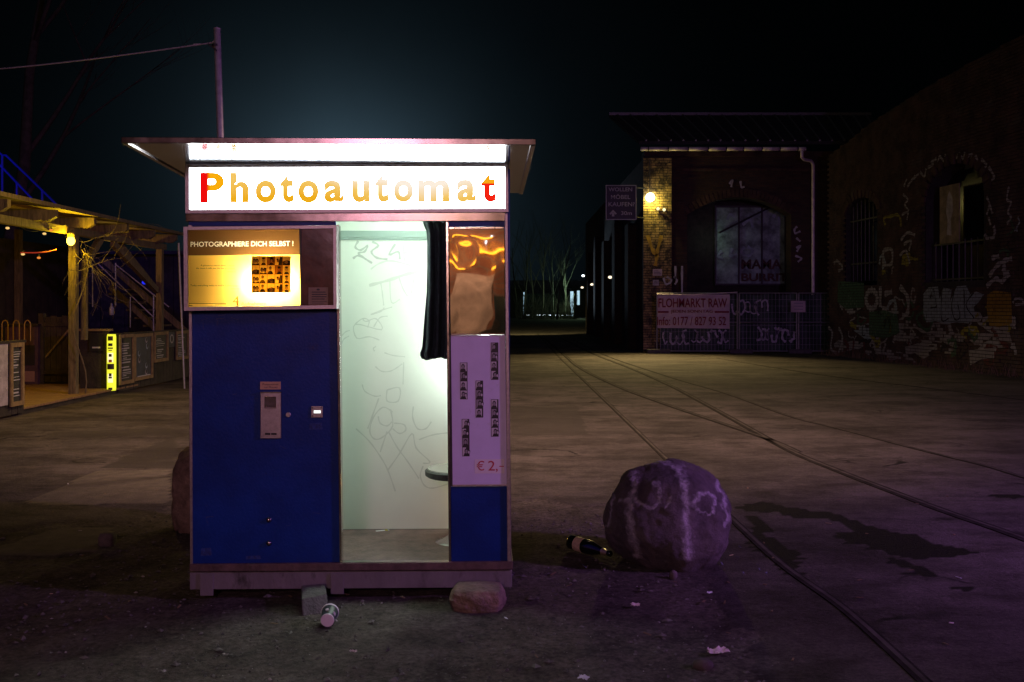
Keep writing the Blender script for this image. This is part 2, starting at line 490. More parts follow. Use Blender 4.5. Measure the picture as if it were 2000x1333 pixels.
MT['paint_red'] = mat('spray_paint_red', (0.22, 0.04, 0.04), 0.7, var=0.4, vscale=5)
MT['banner'] = mat('banner_cloth', (0.52, 0.42, 0.42), 0.7, var=0.15, vscale=3)
MT['banner_red'] = mat('banner_red_print', (0.20, 0.015, 0.025), 0.7)
MT['tarp'] = mat('green_tarpaulin', (0.012, 0.042, 0.018), 0.6, var=0.5, vscale=2, bump=0.3, bscale=5)
MT['signboard'] = mat('black_signboard', (0.016, 0.016, 0.016), 0.5)
MT['sign_pale'] = mat('sign_lettering_pale', (0.40, 0.40, 0.38), 0.6)
MT['windowpane'] = mat('painted_window_pane', (0.26, 0.38, 0.32), 0.6, var=0.6, vscale=2.6)
MT['glass_dark'] = mat('dark_pane', (0.012, 0.014, 0.02), 0.15)
MT['lampglow'] = emis('hall_lamp_glass', (1.0, 0.88, 0.45), 26.0)
MT['lampglow2'] = emis('spot_lamp_face', (1.0, 0.85, 0.45), 1.5)
MT['bulb'] = emis('filament_bulb_glass', (1.0, 0.66, 0.05), 9.0)
MT['bulb_red'] = emis('small_orange_bulb', (1.0, 0.30, 0.05), 0.9)
MT['bulb_warm'] = emis('small_warm_bulb', (1.0, 0.62, 0.20), 1.0)
MT['blue_led'] = emis('blue_led_face', (0.02, 0.03, 1.0), 0.9)
MT['cold_lamp'] = emis('cold_lamp_face', (0.85, 0.95, 1.0), 4.0)
MT['warm_lamp'] = emis('warm_lamp_face', (1.0, 0.85, 0.6), 1.6)
MT['cold_win'] = emis('lit_cold_window', (0.55, 0.85, 1.0), 0.9)
MT['bark'] = mat('bark', (0.10, 0.085, 0.07), 0.9, var=0.4, vscale=6, bump=0.4, bscale=20)
MT['birch'] = mat('pale_bark', (0.32, 0.32, 0.29), 0.85, var=0.5, vscale=2.0)
MT['twig'] = mat('dry_vine_twig', (0.13, 0.10, 0.05), 0.85, var=0.3, vscale=10)
MT['rail_blue'] = mat('blue_lit_rail', (0.03, 0.05, 0.42), 0.5)  # blue of the LED light put into the rail's colour
MT['cup'] = mat('cup_dark_print', (0.016, 0.03, 0.03), 0.45)
MT['cup_white'] = mat('cup_white_paper', (0.75, 0.68, 0.72), 0.6)
MT['bottle'] = mat('dark_green_glass', (0.006, 0.010, 0.006), 0.08, spec=0.8, coat=0.5)
MT['bottle_label'] = mat('cream_bottle_label', (0.55, 0.42, 0.26), 0.6, var=0.2, vscale=60)
MT['foil'] = mat('gold_foil', (0.62, 0.50, 0.30), 0.3, 0.7)
MT['paper'] = mat('litter_paper', (0.60, 0.50, 0.52), 0.8, var=0.25, vscale=30)
MT['plastic'] = mat('litter_plastic', (0.62, 0.64, 0.72), 0.3)
MT['leaf'] = mat('dry_leaf', (0.15, 0.10, 0.05), 0.8)
MT['gravel'] = mat('gravel_stone', (0.095, 0.086, 0.076), 0.9, var=0.6, vscale=30)
MT['rail'] = mat('worn_rail_steel', (0.060, 0.053, 0.045), 0.9, 0.0, spec=0.05, var=0.4, vscale=5)
MT['groove'] = mat('rail_groove_dirt', (0.024, 0.021, 0.019), 0.95, var=0.4, vscale=10, spec=0.02)
MT['leather'] = mat('stool_top_wood', (0.14, 0.12, 0.10), 0.35)
MT['rust'] = mat('rusty_sheet', (0.09, 0.045, 0.03), 0.7, var=0.5, vscale=4)

# letters of the lit sign: orange print, tube-light bleaching painted in towards top and middle, plus patchy wear
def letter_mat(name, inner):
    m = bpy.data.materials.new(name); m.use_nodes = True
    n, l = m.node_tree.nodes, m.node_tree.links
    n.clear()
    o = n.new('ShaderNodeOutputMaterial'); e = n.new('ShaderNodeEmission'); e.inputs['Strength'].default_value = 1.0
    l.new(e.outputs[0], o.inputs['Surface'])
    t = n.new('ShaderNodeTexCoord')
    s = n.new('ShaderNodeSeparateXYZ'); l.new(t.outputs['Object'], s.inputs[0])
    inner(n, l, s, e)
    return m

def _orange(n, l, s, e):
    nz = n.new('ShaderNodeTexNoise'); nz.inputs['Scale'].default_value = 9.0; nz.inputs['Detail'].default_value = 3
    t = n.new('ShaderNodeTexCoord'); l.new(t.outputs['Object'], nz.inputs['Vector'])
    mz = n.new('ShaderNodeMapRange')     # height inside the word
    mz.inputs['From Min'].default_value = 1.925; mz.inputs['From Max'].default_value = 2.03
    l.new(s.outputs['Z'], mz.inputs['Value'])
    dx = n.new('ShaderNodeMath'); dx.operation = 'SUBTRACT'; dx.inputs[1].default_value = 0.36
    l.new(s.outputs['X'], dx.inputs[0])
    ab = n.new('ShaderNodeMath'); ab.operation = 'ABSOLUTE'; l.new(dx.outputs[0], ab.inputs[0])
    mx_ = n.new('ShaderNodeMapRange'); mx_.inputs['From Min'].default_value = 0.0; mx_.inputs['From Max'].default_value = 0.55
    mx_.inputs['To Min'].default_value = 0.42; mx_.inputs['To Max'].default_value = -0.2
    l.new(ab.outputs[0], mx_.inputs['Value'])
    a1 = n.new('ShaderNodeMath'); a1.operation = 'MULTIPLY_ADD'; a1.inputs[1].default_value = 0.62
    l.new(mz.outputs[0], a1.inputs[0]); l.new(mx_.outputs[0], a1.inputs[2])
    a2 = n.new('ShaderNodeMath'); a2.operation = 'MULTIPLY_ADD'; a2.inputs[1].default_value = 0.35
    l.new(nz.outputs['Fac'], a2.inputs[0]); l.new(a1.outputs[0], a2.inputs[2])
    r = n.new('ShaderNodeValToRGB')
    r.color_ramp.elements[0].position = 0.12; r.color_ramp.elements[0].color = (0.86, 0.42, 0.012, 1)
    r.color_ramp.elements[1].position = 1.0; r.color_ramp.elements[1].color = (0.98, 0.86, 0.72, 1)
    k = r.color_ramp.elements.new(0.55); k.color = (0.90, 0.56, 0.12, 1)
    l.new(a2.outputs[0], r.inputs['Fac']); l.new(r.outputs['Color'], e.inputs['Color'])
MT['letter_orange'] = letter_mat('tube_glow_worn_letter', _orange)

def _two(axis, lo, hi, c1, c2):
    def f(n, l, s, e):
        mz = n.new('ShaderNodeMapRange'); mz.inputs['From Min'].default_value = lo; mz.inputs['From Max'].default_value = hi
        l.new(s.outputs[axis], mz.inputs['Value'])
        mx = n.new('ShaderNodeMix'); mx.data_type = 'RGBA'
        mx.inputs['A'].default_value = (*c1, 1); mx.inputs['B'].default_value = (*c2, 1)
        l.new(mz.outputs[0], mx.inputs['Factor']); l.new(mx.outputs['Result'], e.inputs['Color'])
    return f

# ------------------------------------------------------------------ ground
def poly_px(pts): return [(G(x, y).x, G(x, y).y) for x, y in pts]
def inside(p, poly):
    x, y = p; c = False; n = len(poly)
    for i in range(n):
        x1, y1 = poly[i]; x2, y2 = poly[i - 1]
        if (y1 > y) != (y2 > y) and x < (x2 - x1) * (y - y1) / (y2 - y1) + x1: c = not c
    return c

DIRT = [poly_px([(-400, 1040), (60, 1030), (150, 1012), (240, 1028), (330, 985), (420, 960), (700, 955), (960, 975), (1060, 975), (1130, 985), (1200, 980), (1290, 1060),
                 (1400, 1130), (1405, 1180), (1500, 1270), (1560, 1400), (1500, 2600), (-1500, 2600), (-900, 1200)])]
PATCH_LIGHT = [poly_px([(45, 985), (190, 920), (330, 918), (335, 960), (330, 985), (180, 986)]),
               poly_px([(-60, 1085), (120, 1030), (225, 1032), (190, 1075), (110, 1085)])]
PATCH_DARK = [poly_px([(190, 915), (250, 890), (345, 850), (345, 915)]), poly_px([(100, 845), (330, 835), (350, 850), (90, 855)]),
              poly_px([(1000, 700), (1075, 700), (1130, 800), (1150, 850), (1000, 850)])]

DAMP = [poly_px([(1432, 988), (1500, 982), (1560, 996), (1640, 1006), (1700, 1025), (1770, 1038), (1830, 1060), (1893, 1078), (1870, 1092), (1780, 1092), (1715, 1080), (1690, 1066), (1660, 1066), (1632, 1052), (1650, 1038), (1600, 1014), (1540, 1006), (1480, 1000)]),
        poly_px([(1690, 1066), (1740, 1090), (1800, 1112), (1835, 1125), (1790, 1126), (1730, 1102)]), poly_px([(1440, 1000), (1470, 1010), (1560, 1100), (1575, 1140), (1540, 1130), (1480, 1060)]),
        poly_px([(1930, 965), (2000, 966), (2000, 974), (1940, 972)]), poly_px([(1860, 1148), (1890, 1148), (1885, 1156)])]
xs = np.concatenate([-np.geomspace(600, 8.2, 34), np.arange(-8.0, 8.01, 0.045), np.geomspace(8.2, 600, 34)])
ys = np.concatenate([-np.geomspace(300, 1.2, 16), [0.0, 1.0], np.arange(1.8, 13.5, 0.045), np.geomspace(13.7, 1200, 60)])
NX, NY = len(xs), len(ys)
verts, dirt, tone, damp = [], [], [], []
for y in ys:
    for x in xs:
        d = t = w = 0.0
        z = 0.0
        if -9 < x < 9 and 0 < y < 14:
            jx = x + 0.22 * noise.noise((x * 1.6, y * 1.6, 3)) + 0.07 * noise.noise((x * 7, y * 7, 1))
            jy = y + 0.26 * noise.noise((x * 1.6, y * 1.6, 9)) + 0.07 * noise.noise((x * 7, y * 7, 5))
            if inside((jx, jy), DIRT[0]): d = 1.0
            hx, hy = x + 0.02 * noise.noise((x * 5, y * 5, 2)), y + 0.02 * noise.noise((x * 5, y * 5, 8))
            if any(inside((hx, hy), q) for q in PATCH_LIGHT): t = 1.0; d = 0.0
            if any(inside((hx, hy), q) for q in PATCH_DARK): t = -1.0
            kx, ky = x + 0.10 * noise.noise((x * 4, y * 4, 12)) + 0.06 * noise.noise((x * 13, y * 13, 3)), y + 0.10 * noise.noise((x * 4, y * 4, 18)) + 0.06 * noise.noise((x * 13, y * 13, 6))
            if x > 0 and any(inside((kx, ky), q) for q in DAMP): w = 1.0
            if d:
                z = 0.008 * noise.noise((x * 2.2, y * 2.2, 0)) + 0.010 * noise.noise((x * 9, y * 9, 4)) - 0.010
            if t > 0: z = 0.004
        verts.append((x, y, z)); dirt.append(d); tone.append(t); damp.append(w)
faces = [(j * NX + i, j * NX + i + 1, (j + 1) * NX + i + 1, (j + 1) * NX + i) for j in range(NY - 1) for i in range(NX - 1)]
me = bpy.data.meshes.new('ground')
me.from_pydata(verts, [], faces)
for nm, arr in (('dirt', dirt), ('tone', tone), ('damp', damp)):
    at = me.attributes.new(nm, 'FLOAT', 'POINT'); at.data.foreach_set('value', arr)
me.polygons.foreach_set('use_smooth', [True] * len(faces))
ground = bpy.data.objects.new('ground', me); COL.objects.link(ground)
tag(ground, 'worn asphalt yard with a patch of dark dirt round the booth', None, None, 'structure')

gm = bpy.data.materials.new('yard_ground'); gm.use_nodes = True
n, l = gm.node_tree.nodes, gm.node_tree.links
b = n['Principled BSDF']; b.inputs['Roughness'].default_value = 0.92; b.inputs['Specular IOR Level'].default_value = 0.12
geo = n.new('ShaderNodeNewGeometry')
def nz(scale, detail=6, rough=0.6, stretch=None):
    t = n.new('ShaderNodeTexNoise'); t.inputs['Scale'].default_value = scale; t.inputs['Detail'].default_value = detail; t.inputs['Roughness'].default_value = rough
    if stretch:
        vm = n.new('ShaderNodeVectorMath'); vm.operation = 'MULTIPLY'; vm.inputs[1].default_value = stretch
        l.new(geo.outputs['Position'], vm.inputs[0]); l.new(vm.outputs[0], t.inputs['Vector'])
    else:
        l.new(geo.outputs['Position'], t.inputs['Vector'])
    return t.outputs['Fac']
def ramp(f, p0, c0, p1, c1):
    r = n.new('ShaderNodeValToRGB')
    r.color_ramp.elements[0].position = p0; r.color_ramp.elements[0].color = (*c0, 1)
    r.color_ramp.elements[1].position = p1; r.color_ramp.elements[1].color = (*c1, 1)
    l.new(f, r.inputs['Fac']); return r.outputs['Color']
def mixc(f, a, bb, mode='MIX'):
    m = n.new('ShaderNodeMix'); m.data_type = 'RGBA'; m.blend_type = mode
    if isinstance(f, float): m.inputs['Factor'].default_value = f
    else: l.new(f, m.inputs['Factor'])
    for s, k in ((a, 'A'), (bb, 'B')):
        if isinstance(s, tuple): m.inputs[k].default_value = (*s, 1)
        else: l.new(s, m.inputs[k])
    return m.outputs['Result']
asph = ramp(nz(0.42, 9, 0.7), 0.34, (0.046, 0.040, 0.036), 0.64, (0.130, 0.112, 0.100))
asph = mixc(0.8, asph, ramp(nz(1.1, 10, 0.8, (0.75, 1.2, 1)), 0.40, (0.40, 0.39, 0.38), 0.54, (1.08, 1.08, 1.08)), 'MULTIPLY')
asph = mixc(0.55, asph, ramp(nz(55, 3), 0.3, (0.35, 0.35, 0.35), 0.7, (1.3, 1.3, 1.3)), 'MULTIPLY')
asph = mixc(0.6, asph, ramp(nz(7, 8, 0.8), 0.3, (0.55, 0.54, 0.52), 0.62, (1.18, 1.18, 1.18)), 'MULTIPLY')
asph = mixc(0.7, asph, ramp(nz(1.4, 9, 0.75, (0.8, 1.2, 1)), 0.38, (0.45, 0.43, 0.40), 0.5, (1, 1, 1)), 'MULTIPLY')
vo = n.new('ShaderNodeTexVoronoi'); vo.feature = 'DISTANCE_TO_EDGE'; vo.inputs['Scale'].default_value = 0.5
dn = n.new('ShaderNodeTexNoise'); dn.inputs['Scale'].default_value = 1.8; dn.inputs['Detail'].default_value = 6
l.new(geo.outputs['Position'], dn.inputs['Vector'])
dm_ = n.new('ShaderNodeVectorMath'); dm_.operation = 'MULTIPLY_ADD'; dm_.inputs[1].default_value = (1.1, 1.1, 0)
l.new(dn.outputs['Color'], dm_.inputs[0]); l.new(geo.outputs['Position'], dm_.inputs[2])
fl_ = n.new('ShaderNodeVectorMath'); fl_.operation = 'MULTIPLY'; fl_.inputs[1].default_value = (1, 1, 0); l.new(dm_.outputs[0], fl_.inputs[0])
l.new(fl_.outputs[0], vo.inputs['Vector'])
ck = n.new('ShaderNodeMapRange'); ck.inputs['From Min'].default_value = 0.004; ck.inputs['From Max'].default_value = 0.014; ck.inputs['To Min'].default_value = 1.0; ck.inputs['To Max'].default_value = 0.0
l.new(vo.outputs['Distance'], ck.inputs['Value'])
cm = n.new('ShaderNodeMapRange'); cm.inputs['From Min'].default_value = 0.53; cm.inputs['From Max'].default_value = 0.62
l.new(nz(0.8, 4), cm.inputs['Value'])
cx2 = n.new('ShaderNodeMath'); cx2.operation = 'MULTIPLY'; l.new(ck.outputs[0], cx2.inputs[0]); l.new(cm.outputs[0], cx2.inputs[1])
asph = mixc(cx2.outputs[0], asph, (0.010, 0.009, 0.008))
asph = mixc(1.0, asph, ramp(nz(95, 2, 0.5), 0.64, (1, 1, 1), 0.74, (1.9, 1.85, 1.8)), 'MULTIPLY')
at = n.new('ShaderNodeAttribute'); at.attribute_name = 'tone'
mp = n.new('ShaderNodeMapRange'); mp.inputs['From Min'].default_value = 0.3; mp.inputs['From Max'].default_value = 0.8
l.new(at.outputs['Fac'], mp.inputs['Value'])
asph = mixc(mp.outputs[0], asph, ramp(nz(9, 5), 0.3, (0.115, 0.10, 0.08), 0.7, (0.175, 0.155, 0.12)))
mp = n.new('ShaderNodeMapRange'); mp.inputs['From Min'].default_value = -0.3; mp.inputs['From Max'].default_value = -0.8; 
l.new(at.outputs['Fac'], mp.inputs['Value'])
dk = n.new('ShaderNodeMath'); dk.operation = 'MULTIPLY'; dk.inputs[1].default_value = 0.7; l.new(mp.outputs[0], dk.inputs[0])
asph = mixc(dk.outputs[0], asph, (0.045, 0.040, 0.034))
dirtc = ramp(nz(3.0, 8, 0.7), 0.3, (0.038, 0.032, 0.026), 0.72, (0.150, 0.128, 0.106))
dirtc = mixc(0.7, dirtc, ramp(nz(38, 4, 0.7), 0.35, (0.35, 0.35, 0.35), 0.65, (1.5, 1.5, 1.5)), 'MULTIPLY')
at2 = n.new('ShaderNodeAttribute'); at2.attribute_name = 'dirt'
ad = n.new('ShaderNodeMath'); ad.operation = 'MULTIPLY_ADD'; ad.inputs[1].default_value = 0.5
l.new(nz(20, 5), ad.inputs[0]); l.new(at2.outputs['Fac'], ad.inputs[2])
mp = n.new('ShaderNodeMapRange'); mp.inputs['From Min'].default_value = 0.55; mp.inputs['From Max'].default_value = 0.95
l.new(ad.outputs[0], mp.inputs['Value'])
ground_c = mixc(mp.outputs[0], asph, dirtc)
at3 = n.new('ShaderNodeAttribute'); at3.attribute_name = 'damp'
ad3 = n.new('ShaderNodeMath'); ad3.operation = 'MULTIPLY_ADD'; ad3.inputs[1].default_value = 0.9
l.new(nz(16, 8, 0.75), ad3.inputs[0]); l.new(at3.outputs['Fac'], ad3.inputs[2])
mp3 = n.new('ShaderNodeMapRange'); mp3.inputs['From Min'].default_value = 0.72; mp3.inputs['From Max'].default_value = 1.2
l.new(ad3.outputs[0], mp3.inputs['Value'])
l.new(mixc(mp3.outputs[0], ground_c, mixc(0.94, ground_c, (0.004, 0.0035, 0.003))), b.inputs['Base Color'])
rr3 = n.new('ShaderNodeMapRange'); rr3.inputs['To Min'].default_value = 0.92; rr3.inputs['To Max'].default_value = 0.9
l.new(mp3.outputs[0], rr3.inputs['Value']); l.new(rr3.outputs[0], b.inputs['Roughness'])
bp = n.new('ShaderNodeBump'); bp.inputs['Strength'].default_value = 0.9; bp.inputs['Distance'].default_value = 0.025
l.new(nz(36, 8, 0.75), bp.inputs['Height']); l.new(bp.outputs[0], b.inputs['Normal'])
me.materials.append(gm)

# gravel and crumbs over the dirt
MT['gravel_mid'] = mat('gravel_stone_mid', (0.13, 0.12, 0.105), 0.9)
MT['gravel_pale'] = mat('gravel_stone_pale', (0.36, 0.33, 0.30), 0.9)
gv = MB()
OCT = [(1, 0, 0), (0, 1, 0), (-1, 0, 0), (0, -1, 0), (0, 0, 1), (0, 0, -1)]
OF = [(0, 1, 4), (1, 2, 4), (2, 3, 4), (3, 0, 4), (1, 0, 5), (2, 1, 5), (3, 2, 5), (0, 3, 5)]
def crumb(mb, x, y, z, s):
    rz = random.random() * 6.28
    c, si = math.cos(rz), math.sin(rz)
    sx, sy, sz = s * random.uniform(.7, 1.4), s * random.uniform(.6, 1.1), s * random.uniform(.35, .7)
    vs = []
    for a, bb, d in OCT:
        a, bb, d = a * sx + random.uniform(-.2, .2) * s, bb * sy + random.uniform(-.2, .2) * s, d * sz
        vs.append((x + a * c - bb * si, y + a * si + bb * c, z + d))
    mb.add(vs, OF)
k = 0
while k < 7500:
    y = 2.4 + 4.6 * random.random() ** 1.3
    x = random.uniform(-0.55, 0.33) * y
    if not inside((x, y), DIRT[0]): continue
    if noise.noise((x * 1.3, y * 1.3, 7)) < random.uniform(-0.5, 0.35): continue
    z = 0.008 * noise.noise((x * 2.2, y * 2.2, 0)) + 0.010 * noise.noise((x * 9, y * 9, 4)) - 0.010
    s = 0.0035 + 0.010 * random.random() ** 5
    gv.mat(MT['gravel_pale'] if k % 45 == 0 else MT['gravel_mid'] if k % 6 == 0 else MT['gravel'])
    crumb(gv, x, y, z + s * 0.25, s); k += 1
k = 0
while k < 220:
    y = 2.5 + 4.3 * random.random(); x = random.uniform(-0.55, 0.33) * y
    if not inside((x, y), DIRT[0]): continue
    gv.mat(random.choice([MT['gravel'], MT['gravel'], MT['gravel_mid']])); s = random.uniform(.008, .022)
    crumb(gv, x, y, s * .2 - .006, s); k += 1
tag(gv.build('gravel'), 'dark gravel and grit scattered over the dirt round the booth', None, None, 'stuff')

lt = MB()
for k in range(110):
    y = 2.5 + 5.5 * random.random(); x = random.uniform(-0.5, 0.45) * y
    lt.mat(random.choice([MT['leaf'], MT['leaf'], MT['paper'], MT['bottle_label'], MT['plastic']]) if k % 3 == 0 else MT['leaf'])
    a = random.random() * 3.14; L_ = random.uniform(.006, .02); w = random.uniform(.003, .006)
    u = Vector((math.cos(a), math.sin(a), random.uniform(-.1, .2))) * L_; v = Vector((-math.sin(a), math.cos(a), random.uniform(-.3, .3))) * w
    lt.obox((x, y, 0.005), u, v, Vector((0, 0, .0012)))
tag(lt.build('litter'), 'scattered cigarette ends, leaf bits and paper crumbs on the ground', None, None, 'stuff')

# rails let into the yard
def rail(px, label, w_=0.055, side=1, groove=0.05, n_=6):
    pts = smooth([G(x, y) for x, y in px], n_); w = w_ * 0.55
    root = thing('tram_rail', pts[0], label, 'rail', 'old rails set in the yard')
    def strip(o0, o1, z0, z1):
        mb = MB(); vs = []; fs = []
        for i, p in enumerate(pts):
            d = (pts[min(i + 1, len(pts) - 1)] - pts[max(i - 1, 0)]).normalized()
            s = Vector((d.y, -d.x, 0))
            k0 = Vector(p) + s * o0 - pts[0]; k1 = Vector(p) + s * o1 - pts[0]
            vs += [(k0.x, k0.y, z0), (k0.x, k0.y, z1), (k1.x, k1.y, z1), (k1.x, k1.y, z0)]
        for i in range(len(pts) - 1):
            for q in range(4):
                fs.append((4 * i + q, 4 * i + (q + 1) % 4, 4 * i + 4 + (q + 1) % 4, 4 * i + 4 + q))
        return mb.add(vs, fs)
    strip(-w / 2, w / 2, -0.02, 0.0058).build('rail_head', MT['rail'], root)
    strip(w / 2, w / 2 + groove * 0.85, -0.02, 0.0045).build('groove', MT['groove'], root)
    strip(-w / 2 - groove * .5, -w / 2, -0.02, 0.0045).build('groove', MT['groove'], root)
    return root
rail([(1050, 652), (1085, 690), (1190, 790), (1300, 895), (1415, 1000), (1525, 1100), (1650, 1190), (1800, 1325), (1960, 1480)], 'nearest rail, running behind the boulder to the lower right corner', 0.04, groove=0.026)
rail([(1062, 660), (1100, 692), (1133, 719), (1204, 754), (1286, 785), (1367.6, 813), (1495, 856), (1560, 884)], 'short rail that joins the long diagonal rail at the switch', 0.05)
rail([(1095, 660), (1158, 691), (1225, 717), (1306, 752), (1367.6, 784), (1439, 823), (1541, 879), (1643, 922), (1745, 961), (1847, 999), (2000, 1052), (2200, 1130)], 'long diagonal rail crossing to the right edge above the damp patch', 0.05)
rail([(1120, 664), (1184, 695), (1306, 736), (1418, 769), (1541, 813), (1643, 839), (1796, 879), (1923, 910), (2000, 933), (2200, 990)], 'farther rail crossing the middle of the yard to the right', 0.045, groove=0.03)
rail([(1400, 700), (1592, 731), (1800, 757), (2000, 782), (2200, 808)], 'faint farthest rail below the graffiti wall', 0.04, groove=0.02)

# ------------------------------------------------------------------ photo booth
TH = R(1.6)
Yc = 4.86
O = Vector(((680 - CX) / F * Yc, Yc, 0.0))
U = Vector((math.cos(TH), math.sin(TH), 0)); V = Vector((-math.sin(TH), math.cos(TH), 0))
def LB(px, py, ly=0.0):
    """booth coordinates of the spot seen at px, py on the plane ly behind the front"""
    d = Vector(((px - CX) / F, 1.0, (CY - py) / F)); c = Vector((0, 0, H))
    t = (ly - (c - O).dot(V)) / d.dot(V)
    w = c + d * t
    return Vector(((w - O).dot(U), ly, w.z))
def quadpx(mb, q, ly, back):
    """a slab whose face fills the photographed quad (tl, tr, br, bl)"""
    a = [LB(x, y, ly) for x, y in q]
    bq = [Vector((p.x, back, p.z)) for p in a]
    return mb.hexa([a[3], a[2], Vector(bq[2]), Vector(bq[3]), a[0], a[1], bq[1], bq[0]])
def rect(x0, y0, x1, y1): return [(x0, y0), (x1, y0), (x1, y1), (x0, y1)]

booth = thing('photo_booth', O, 'blue photo booth under a flat steel canopy with lit sign', 'photo booth', None, TH)
def bpart(name, q, ly, back, m, parent=None, bevel=0.0):
    return quadpx(MB(), q, ly, back).build(name, m, parent or booth, bevel)

DB = 0.74           # depth of the cabin
xl, xr = LB(371, 800).x, LB(996, 800).x
zfl = LB(770, 1100).z      # cabin floor height
ztop = LB(680, 321).z
# cabin shell
MB().box(xl, xl + 0.02, 0.012, DB, zfl - 0.02, ztop - 0.02).build('side_wall', MT['blue'], booth)
MB().box(xr - 0.02, xr, 0.012, DB, zfl - 0.02, ztop - 0.02).build('side_wall', MT['blue'], booth)
MB().box(xl, xr, DB, DB + 0.02, zfl - 0.02, ztop - 0.02).build('outer_back_wall', MT['blue'], booth)
xin0 = LB(600, 800).x
MB().box(xin0, xr - 0.022, DB - 0.022, DB - 0.004, zfl - 0.01, 1.99).build('back_wall', MT['inwall'], booth)
MB().box(xin0, xr - 0.022, 0.0, DB - 0.024, zfl - 0.02, zfl).build('cabin_floor', MT['infloor'], booth)
MB().box(xin0, xr - 0.022, 0.03, DB - 0.024, 1.97, 1.985).build('cabin_ceiling', MT['inwall'], booth)
MB().box(xin0 - 0.02, xin0, 0.03, DB - 0.004, zfl, 1.97).build('camera_partition', MT['inwall'], booth)
MB().box(xr - 0.032, xr - 0.022, 0.03, DB - 0.024, zfl, 1.97).build('inner_side_wall', MT['inwall'], booth)
bm_ = MB(); a = LB(640, 451, DB - 0.04); c = LB(900, 465, DB - 0.04)
bm_.box(xin0, xr - 0.034, DB - 0.04, DB - 0.0225, c.z, a.z).box(xin0, xr - 0.034, DB - 0.034, DB - 0.0225, c.z - 0.012, c.z - 0.001)
bm_.build('wall_moulding', MT['inmold'], booth)
# skirting crack of dirt at the foot of the back wall
MB().box(xin0, xr - 0.034, DB - 0.030, DB - 0.0225, zfl + 0.0005, zfl + 0.007).build('skirting', MT['groove'], booth)
# tube lamps at the rear of the seat end, behind the front mirror column
lt_ = MB().tube([(LB(948, 800).x, DB - 0.14, 1.00), (LB(948, 800).x, DB - 0.14, 1.62)], 0.017, 12)
lt_.build('tube_lamp', MT['tube'], booth)
MB().tube([(LB(700, 800).x, 0.16, 1.94), (LB(850, 800).x, 0.16, 1.94)], 0.013, 10).build('tube_lamp', emis('ceiling_tube', (0.82, 1.0, 0.88), 165.0), booth)
MB().tube([(LB(925, 800).x, DB - 0.10, 0.42), (LB(960, 800).x, DB - 0.10, 0.42)], 0.018, 10).build('foot_lamp', emis('amber_foot_lamp', (1.0, 0.55, 0.16), 20.0), booth)

# markers on the inner wall
def wallstrokes(strokes, sc, ox, oy, width, m, name='marker_scribble'):
    for k, st in enumerate(strokes):
        MB().ribbon([LB(ox + x / sc, oy + y / sc, DB - 0.0228) for x, y in st], width, (0, -1, 0), 0.0004 + 0.00005 * k).build(name, m, booth)
wallstrokes([[(200, 770), (180, 810), (215, 830), (260, 800), (240, 840), (200, 850), (235, 880), (290, 915)], [(165, 885), (200, 865), (250, 890)],
             [(290, 775), (330, 800), (285, 840), (320, 880), (390, 890)], [(440, 790), (400, 860), (460, 840), (470, 890)]], 3.333, 640, 240, 0.011, MT['marker_dark'])
wallstrokes([[(490, 790), (500, 900)], [(490, 850), (540, 840)], [(540, 790), (545, 900)], [(560, 800), (620, 800), (570, 850), (630, 880)],
             [(280, 955), (340, 915), (420, 900), (540, 930)]], 3.333, 640, 240, 0.008, MT['marker'])
wallstrokes([[(270, 1060), (400, 1025), (520, 985), (645, 960)]], 3.333, 640, 240, 0.016, MT['marker'])
wallstrokes([[(345, 1040), (355, 1100), (365, 1190)], [(405, 1025), (415, 1170), (470, 1150)], [(465, 1010), (490, 1080), (520, 1130)],
             [(565, 1000), (545, 1110)], [(610, 980), (615, 1110)], [(640, 1000), (600, 1120)], [(280, 1250), (340, 1225), (420, 1200)],
             [(180, 1310), (230, 1275), (270, 1290), (260, 1333)], [(300, 1330), (340, 1270), (390, 1260)]], 3.333, 640, 240, 0.006, MT['marker'])
wallstrokes([[(100, 265), (120, 230), (155, 210)], [(100, 210), (130, 180), (160, 170)], [(315, 55), (380, 35), (410, 5)],
             [(255, 90), (280, 105), (350, 85), (390, 165), (200, 125), (210, 225), (300, 215), (375, 240)], [(345, 430), (390, 465), (450, 465), (500, 440), (540, 410)],
             [(410, 330), (470, 350), (560, 360)], [(550, 400), (545, 560)], [(250, 560), (270, 610), (340, 645), (385, 640)], [(340, 320), (330, 300), (350, 285)]], 3.703, 640, 600, 0.006, MT['marker'])
wallstrokes([[(370, 660), (330, 770), (290, 880)], [(430, 600), (520, 585), (510, 680), (430, 680), (430, 600)],
             [(470, 760), (400, 725), (330, 800), (305, 900), (340, 955), (400, 940), (470, 860), (455, 740)], [(365, 790), (380, 840), (430, 860), (465, 830)],
             [(480, 840), (550, 850), (565, 890), (520, 915), (470, 880)], [(380, 1050), (430, 900)], [(620, 720), (615, 800), (650, 880), (710, 880), (750, 830)],
             [(660, 960), (760, 925), (870, 910)], [(690, 1150), (670, 1220), (700, 1290), (760, 1310), (870, 1280)]], 3.703, 640, 600, 0.007, MT['marker'])
wallstrokes([[(205, 880), (300, 970), (380, 1080), (435, 1180), (490, 1333)], [(435, 1180), (520, 1060), (610, 915), (640, 1020), (740, 1120), (690, 1130)],
             [(440, 900), (500, 1010), (580, 1120), (660, 1240)]], 3.703, 640, 600, 0.007, MT['marker'])

